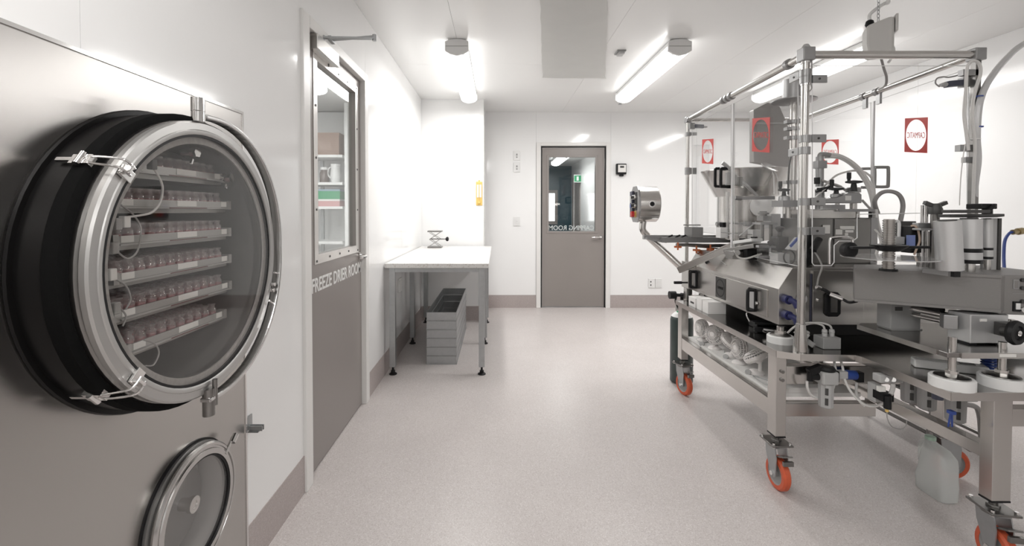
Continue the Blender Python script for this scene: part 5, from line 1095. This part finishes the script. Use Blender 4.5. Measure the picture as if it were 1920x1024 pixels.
# pressure line at the wall
t = thing('air_coupling', 'blue air hose with brass coupling on the right edge behind the labelling machine', 'air hose', tuple(P(1900, 440, 2.1)))
obj('hose', B().tube(spline([P(1883, 505, 2.0), P(1882, 480, 2.05), P(1884, 452, 2.1), P(1892, 438, 2.12), P(1900, 435, 2.12)], 7), .006), BLUE, t)
obj('coupling', B().cyl(P(1898, 435.5, 2.12), P(1908, 434.5, 2.12), .012, seg=12).cyl(P(1908, 434.5, 2.12), P(1917, 433, 2.12), .016, seg=12), mat('brass', (.45, .36, .2), .35, .8), t)
obj('white_line', B().tube(spline([P(1916, 434, 2.12), P(1935, 436, 2.12), P(1960, 470, 2.1), P(1965, 560, 2.1), P(1960, 640, 2.1), P(1950, 690, 2.1)], 6), .013), WHITEP, t)

# ================================================================== loose things
# power box hanging from the ceiling
hx = P(1648, 72, 2.3)
pbx = thing('hanging_power_box', 'cream power outlet box hanging on a chain above the machine', 'power box', tuple(hx))
yw = V3((.88, -.47, 0)).normalized(); yn = V3((.47, .88, 0))
sh_ = [(-.060, .045), (-.056, .060), (-.042, .066), (.030, .088), (.052, .088), (.052, -.095), (-.050, -.095), (-.060, -.03)]
obj('housing', B().prism([hx+yw*a+V3((0, 0, b))-yn*.045 for a, b in sh_], yn*.09), CREAM, pbx, .012)
obj('face_plate', B().prism([hx+yw*a+V3((0, 0, b))-yn*.05 for a, b in ((.053, .096), (.064, .096), (.064, .012), (.053, .012))], yn*.10), CREAM, pbx, .003)
gl = hx+yw*-.038+V3((0, 0, .075))
obj('cable_gland', B().lathe([(.0, -.014), (.014, -.012), (.020, 0), (.016, .018), (.008, .024), (0, .024)], gl, seg=16), BLACK, pbx)
obj('supply_cable', B().tube(spline([gl+V3((0, 0, .02)), gl+V3((.0, 0, .05)), gl+V3((.04, 0, .085)), gl+V3((.09, 0, .115)), P(1664, 5, 2.3), P(1670, -20, 2.3), V3((hx.x+.06, 2.3, H))], 6), .0085), WHITEP, pbx)
cn = B(); hz = hx.z+.085; k = 0
while hz < H-.012:
    o = V3((hx.x-.005, 2.3, hz)); u_ = V3((1, 0, 0)) if k % 2 else V3((0, 1, 0))
    cn.tube([o+u_*.006*math.cos(a*.785)+V3((0, 0, .012*math.sin(a*.785)+.008)) for a in range(8)], .0016, 6, closed=True); hz += .019; k += 1
obj('chain', cn, GALV, pbx)
obj('ceiling_hook', B().cyl((hx.x-.005, 2.3, H-.014), (hx.x-.005, 2.3, H), .012), GALV, pbx)
obj('plug_lead', B().tube(spline([hx+V3((.01, 0, -.09)), P(1657, 128, 2.33), P(1662, 145, 2.35), P(1660, 160, 2.4), P(1648, 167, 2.5)], 6), .006), CABLE, pbx)
obj('loop_lead', B().tube(spline([hx+V3((.05, 0, -.02)), hx+V3((.075, 0, -.05)), hx+V3((.07, 0, -.09)), hx+V3((.05, 0, -.12))], 6), .006), WHITEP, pbx)
# hose and leads on the right guard post
t = thing('service_hose', 'thick translucent hose and white leads tied along the right guard post', 'hose', tuple(P(1832, 390, 1.97)))
def ppts(l, Y): return spline([P(x, y, Y+d) for x, y, d in l], 7)
obj('hose', B().tube(ppts([(1990, 50, .25), (1920, 82, .15), (1885, 112, .08), (1855, 150, .02), (1840, 182, 0), (1834, 215, 0), (1832, 260, 0), (1834, 300, 0), (1828, 350, .02), (1826, 400, .03)], 1.975), .0125), mat('clear_hose', (.62, .62, .62), .2), t)
obj('lead', B().tube(ppts([(1816, 282, 0), (1812, 250, 0), (1808, 215, 0), (1811, 170, -.005), (1813, 130, -.012), (1818, 118, -.015), (1828, 114, -.015), (1837, 122, -.012), (1838, 140, -.008), (1830, 165, -.005), (1824, 195, -.005), (1824, 230, -.01), (1828, 270, -.01), (1826, 330, 0), (1824, 400, .02)], 1.955), .006), HOSEW, t)
obj('lead', B().tube(ppts([(1810, 270, 0), (1805, 300, 0), (1801, 340, 0), (1799, 385, 0)], 1.96), .002, 6), HOSEW, t)
for py in (182, 239): obj('cable_tie', B().ring(P(1835, py, 1.975), (0, 0, 1), .0135, .0155, .005, 18), BLUE, t)
obj('cable_tie', B().ring(P(1829, 262, 1.972), (0, 0, 1), .0135, .017, .005, 18), WHITEP, t)
# boxes on the deck
for x0, x1, y0, y1, h, lb in ((1.262, 1.37, 2.70, 2.775, .070, 'plain white carton on the cart deck, nearest of three in a row'),
                              (1.262, 1.36, 2.785, 2.855, .072, 'plain white carton on the cart deck, middle of three in a row'),
                              (1.262, 1.36, 2.875, 2.975, .058, 'white carton with a picture on its side, farthest of three on the cart deck')):
    t = thing('small_carton', lb, 'box', ((x0+x1)/2, (y0+y1)/2, DZ), 'white cartons on the cart deck')
    obj('body', B().box(x0, x1, y0, y1, DZ, DZ+h), CARDW, t, .0015); obj('lid_flap', B().box(x0-.001, x1+.001, y0-.001, y1+.001, DZ+h-.001, DZ+h+.001), CARDW, t)
    if h < .06: obj('side_print', B().box(x0-.0012, x0-.0002, y0+.02, y1-.03, DZ+.02, DZ+.032), DGREY, t)
# small desk fans
def fan(name, x, y, z, r, face, tilt, label):
    f = V3((math.cos(face)*math.cos(tilt), math.sin(face)*math.cos(tilt), math.sin(tilt))); c = V3((0, 0, r*1.45))
    t = thing('desk_fan', label, 'fan', (x, y, z), 'white desk fans on the cart shelf', local=True)
    u = f.orthogonal().normalized()
    if abs(u.z) > .9: u = f.cross(V3((1, 0, 0))).normalized()
    w = f.cross(u)
    cg = B()
    for h, q in ((-.2, .97), (0, 1.0), (.2, .95), (.36, .72), (.44, .42), (.46, .2)):
        cg.tube([c+f*h*r+(u*math.cos(a*.2618)+w*math.sin(a*.2618))*r*q for a in range(24)], r*.03, 5, closed=True)
    n = 28
    for k_ in range(n):
        a = 2*math.pi*k_/n; d = u*math.cos(a)+w*math.sin(a)
        cg.tube([c+f*h*r+d*r*q for h, q in ((-.42, .35), (-.35, .8), (-.2, .97), (.0, 1.0), (.2, .95), (.36, .72), (.44, .42), (.46, .1))], r*.024, 4)
    obj('cage', cg, FANW, t)
    obj('rear_shell', B().lathe([(.30*r, -.46*r), (.80*r, -.35*r), (.97*r, -.18*r), (1.01*r, 0), (1.01*r, .05*r), (.98*r, .05*r), (.95*r, -.16*r), (.78*r, -.32*r), (.30*r, -.43*r)], c, f, 28, close=True), FANW, t)
    obj('cage_badge', B().lathe([(0, .46*r), (.2*r, .45*r), (.2*r, .48*r), (0, .50*r)], c, f, 16), FANW, t)
    bl = B()
    for k_ in range(3):
        a = k_*2.094; d = u*math.cos(a)+w*math.sin(a); e = f.cross(d)
        bl.prism([c+d*r*.15-e*r*.1, c+d*r*.5-e*r*.34+f*r*.08, c+d*r*.84-e*r*.25+f*r*.08, c+d*r*.88+e*r*.2-f*r*.08, c+d*r*.5+e*r*.28-f*r*.1], f*r*.02)
    obj('blades', bl.cyl(c-f*r*.12, c+f*r*.18, r*.2, seg=14), LGREY, t)
    obj('motor', B().lathe([(0, -.62*r), (.22*r, -.58*r), (.34*r, -.42*r), (.34*r, -.14*r), (0, -.14*r)], c, f, 18), FANW, t)
    obj('base', B().lathe([(0, 0), (.62*r, 0), (.64*r, .08*r), (.5*r, .22*r), (.2*r, .28*r), (0, .28*r)], (0, 0, 0), seg=24).tube(spline([V3((0, 0, .2*r)), -f*r*.45+V3((0, 0, .5*r)), c-f*r*.5], 5), r*.13, 8), FANW, t)
    return t
SZ = .402
FL = math.pi
fan('f', 1.330, 2.93, SZ, .058, FL+.2, .1, 'small white desk fan nearest the gas cylinder on the cart shelf')
fan('f', 1.338, 2.77, SZ, .060, FL+.55, .25, 'small white desk fan tilted upward, second along the cart shelf')
fan('f', 1.365, 2.63, SZ, .060, FL-1.0, -.9, 'small white desk fan tipped downward, third along the cart shelf')
fan('f', 1.345, 2.50, SZ, .060, FL+.1, .1, 'small white desk fan turned side on, fourth along the cart shelf')
fan('f', 1.350, 2.345, SZ, .064, FL-.8, 1.0, 'small white desk fan facing up, nearest the front leg of the cart')
def fcable(pts, label):
    t = thing('fan_cable', label, 'cable', tuple(pts[0]))
    obj('lead', B().tube(spline([V3(p) for p in pts], 6), .003, 6), LGREY, t)
    e = V3(pts[-1]); obj('plug', B().lathe([(0, 0), (.010, 0), (.014, .012), (.014, .026), (0, .028)], e-V3((0, 0, .004)), (-.5, -.6, .25), 12), LGREY, t)
sz = SZ+.004
fcable([(1.36, 2.90, sz), (1.31, 2.88, sz), (1.30, 2.94, sz+.004), (1.33, 2.95, sz+.01), (1.32, 2.89, sz+.006), (1.305, 2.86, sz)], 'coiled white cable below the fan nearest the gas cylinder')
fcable([(1.37, 2.72, sz), (1.345, 2.66, sz), (1.33, 2.62, sz), (1.325, 2.60, sz+.004)], 'white cable and plug in front of the second fan')
fcable([(1.36, 2.40, sz), (1.325, 2.38, sz), (1.315, 2.35, sz+.004)], 'white cable and plug in front of the fourth fan')
fcable([(1.36, 2.22, sz), (1.31, 2.30, sz), (1.30, 2.22, sz), (1.32, 2.15, sz+.004), (1.34, 2.12, sz)], 'curled white cable beside the nearest fan')
# gas cylinder
gx, gy = 1.345, 3.285
t = thing('gas_cylinder', 'dark green gas cylinder standing behind the cart leg', 'gas cylinder', (gx, gy, 0))
obj('body', B().lathe([(0, .004), (.074, .004), (.079, .012), (.079, .455), (.073, .482), (.052, .502), (.03, .512), (0, .514)], (gx, gy, 0), seg=36), BOTTLE, t)
obj('shoulder_band', B().lathe([(.0735, .482), (.054, .5025), (.031, .5135), (.028, .5145), (.03, .511), (.053, .50), (.0725, .481)], (gx, gy, 0), seg=32), WHITEP, t)
obj('green_ring', B().ring((gx, gy, .508), (0, 0, 1), .02, .036, .012, 24), GREEN, t)
obj('valve', B().cyl((gx, gy, .512), (gx, gy, .60), .014, seg=12).cyl((gx-.03, gy, .575), (gx+.03, gy, .575), .011, seg=10), CHROME, t)
obj('label_tag', B().box(gx-.055, gx-.02, gy-.02, gy-.017, .525, .60), PAPER, t)
obj('regulator', B().cyl((gx-.10, gy-.02, .64), (gx-.055, gy-.02, .64), .028, seg=20).cyl((gx-.055, gy-.02, .64), (gx+.04, gy-.02, .636), .012, seg=12).cyl((gx, gy, .60), (gx, gy, .65), .012), BLACK, t)
obj('hose', B().tube(spline([(gx-.05, gy-.03, .65), (gx-.06, gy-.035, .60), (gx-.045, gy-.035, .56), (gx-.03, gy-.03, .53), (gx-.028, gy-.03, .515)], 6), .007), BLACK, t)
# plastic jug
jx, jy = 1.928, 1.965
t = thing('plastic_jug', 'translucent white plastic jug standing on the floor under the machine', 'jug', (jx, jy, 0))
# cross sections: height, half width x, half depth y, shift x, shift y
sec = [(.0, .034, .062, 0, 0), (.008, .040, .070, 0, 0), (.07, .042, .072, 0, 0), (.10, .040, .066, 0, -.004), (.15, .040, .062, 0, -.008), (.185, .038, .056, 0, -.010), (.212, .030, .042, -.003, .0), (.226, .020, .022, -.005, .022), (.232, .017, .017, -.005, .026), (.246, .017, .017, -.005, .026)]
vs = []; fs = []; n = 28
for z, a, b, ox, oy in sec:
    for k in range(n):
        th = 2*math.pi*(k+.5)/n; e = .42 if z < .215 else .9
        cx_ = math.copysign(abs(math.cos(th))**e, math.cos(th)); sx_ = math.copysign(abs(math.sin(th))**e, math.sin(th))
        vs.append((jx+cx_*a+ox, jy+sx_*b+oy, z+.001))
for i in range(len(sec)-1): fs += [(i*n+k, i*n+(k+1) % n, (i+1)*n+(k+1) % n, (i+1)*n+k) for k in range(n)]
fs.append(tuple(range(n))[::-1])
obj('body', B().add(vs, fs, True), JUG, t)
obj('cap', B().lathe([(.0195, .236), (.0195, .249), (.017, .251), (0, .251)], (jx-.005, jy+.026, 0), seg=20), mat('pale_green_cap', (.45, .62, .50), .4), t)
obj('handle', B().tube(spline([(jx-.005, jy+.04, .222), (jx-.002, jy+.066, .205), (jx, jy+.074, .16), (jx, jy+.070, .11), (jx, jy+.062, .085)], 6), .011), JUG, t)
# low step stool behind the machine
sx0, sx1, sy0, sy1 = 2.29, 2.53, 2.36, 2.76
t = thing('step_stool', 'low tubular step stool with black rubber feet on the floor behind the machine', 'stool', (2.45, 2.56, 0))
obj('seat', B().box(sx0-.01, sx1+.01, sy0+.02, sy1-.02, .245, .275), DGREY, t, .008)
obj('seat_rim', B().box(sx0-.014, sx1+.014, sy0+.016, sy1-.016, .238, .250), GREYP, t, .003)
for y in (sy0, sy1):
    obj('leg_frame', B().tube(spline([(sx0-.02, y, .03), (sx0-.005, y, .18), (sx0+.04, y, .228), (sx1-.04, y, .228), (sx1+.005, y, .18), (sx1+.02, y, .03)], 5), .013), CABLE, t)
    for x in (sx0-.021, sx1+.021): obj('rubber_foot', B().cyl((x, y, 0), (x, y, .05), .018, .0145, 14), BLACK, t)
for x in (sx0-.015, sx1+.015): obj('foot_rail', B().cyl((x, sy0, .075), (x, sy1, .075), .010, seg=12), DULL, t)
# white tray and document on the lower deck
t = thing('plastic_tray', 'white plastic cable cover lying on the deck under the labelling machine', 'cover', (1.75, 1.75, DZ))
obj('body', B().bar((1.66, 1.80, DZ+.017), (1.85, 1.70, DZ+.017), .05, .032), WHITEP, t, .005)
obj('slot', B().bar((1.78, 1.735, DZ+.0335), (1.82, 1.715, DZ+.0335), .018, .002), BLACK, t); obj('hole', B().cyl((1.74, 1.733, DZ+.015), (1.738, 1.729, DZ+.015), .005, seg=8), BLACK, t)
t = thing('blue_coil_tube', 'blue coiled air tube under the labelling machine plate', 'tube', (1.92, 1.75, DZ))
obj('coil', B().tube([V3((1.90+.02*math.cos(a*.5), 1.74+.02*math.sin(a*.5), DZ+.008+a*.0008)) for a in range(80)], .004, 6), BLUE, t)
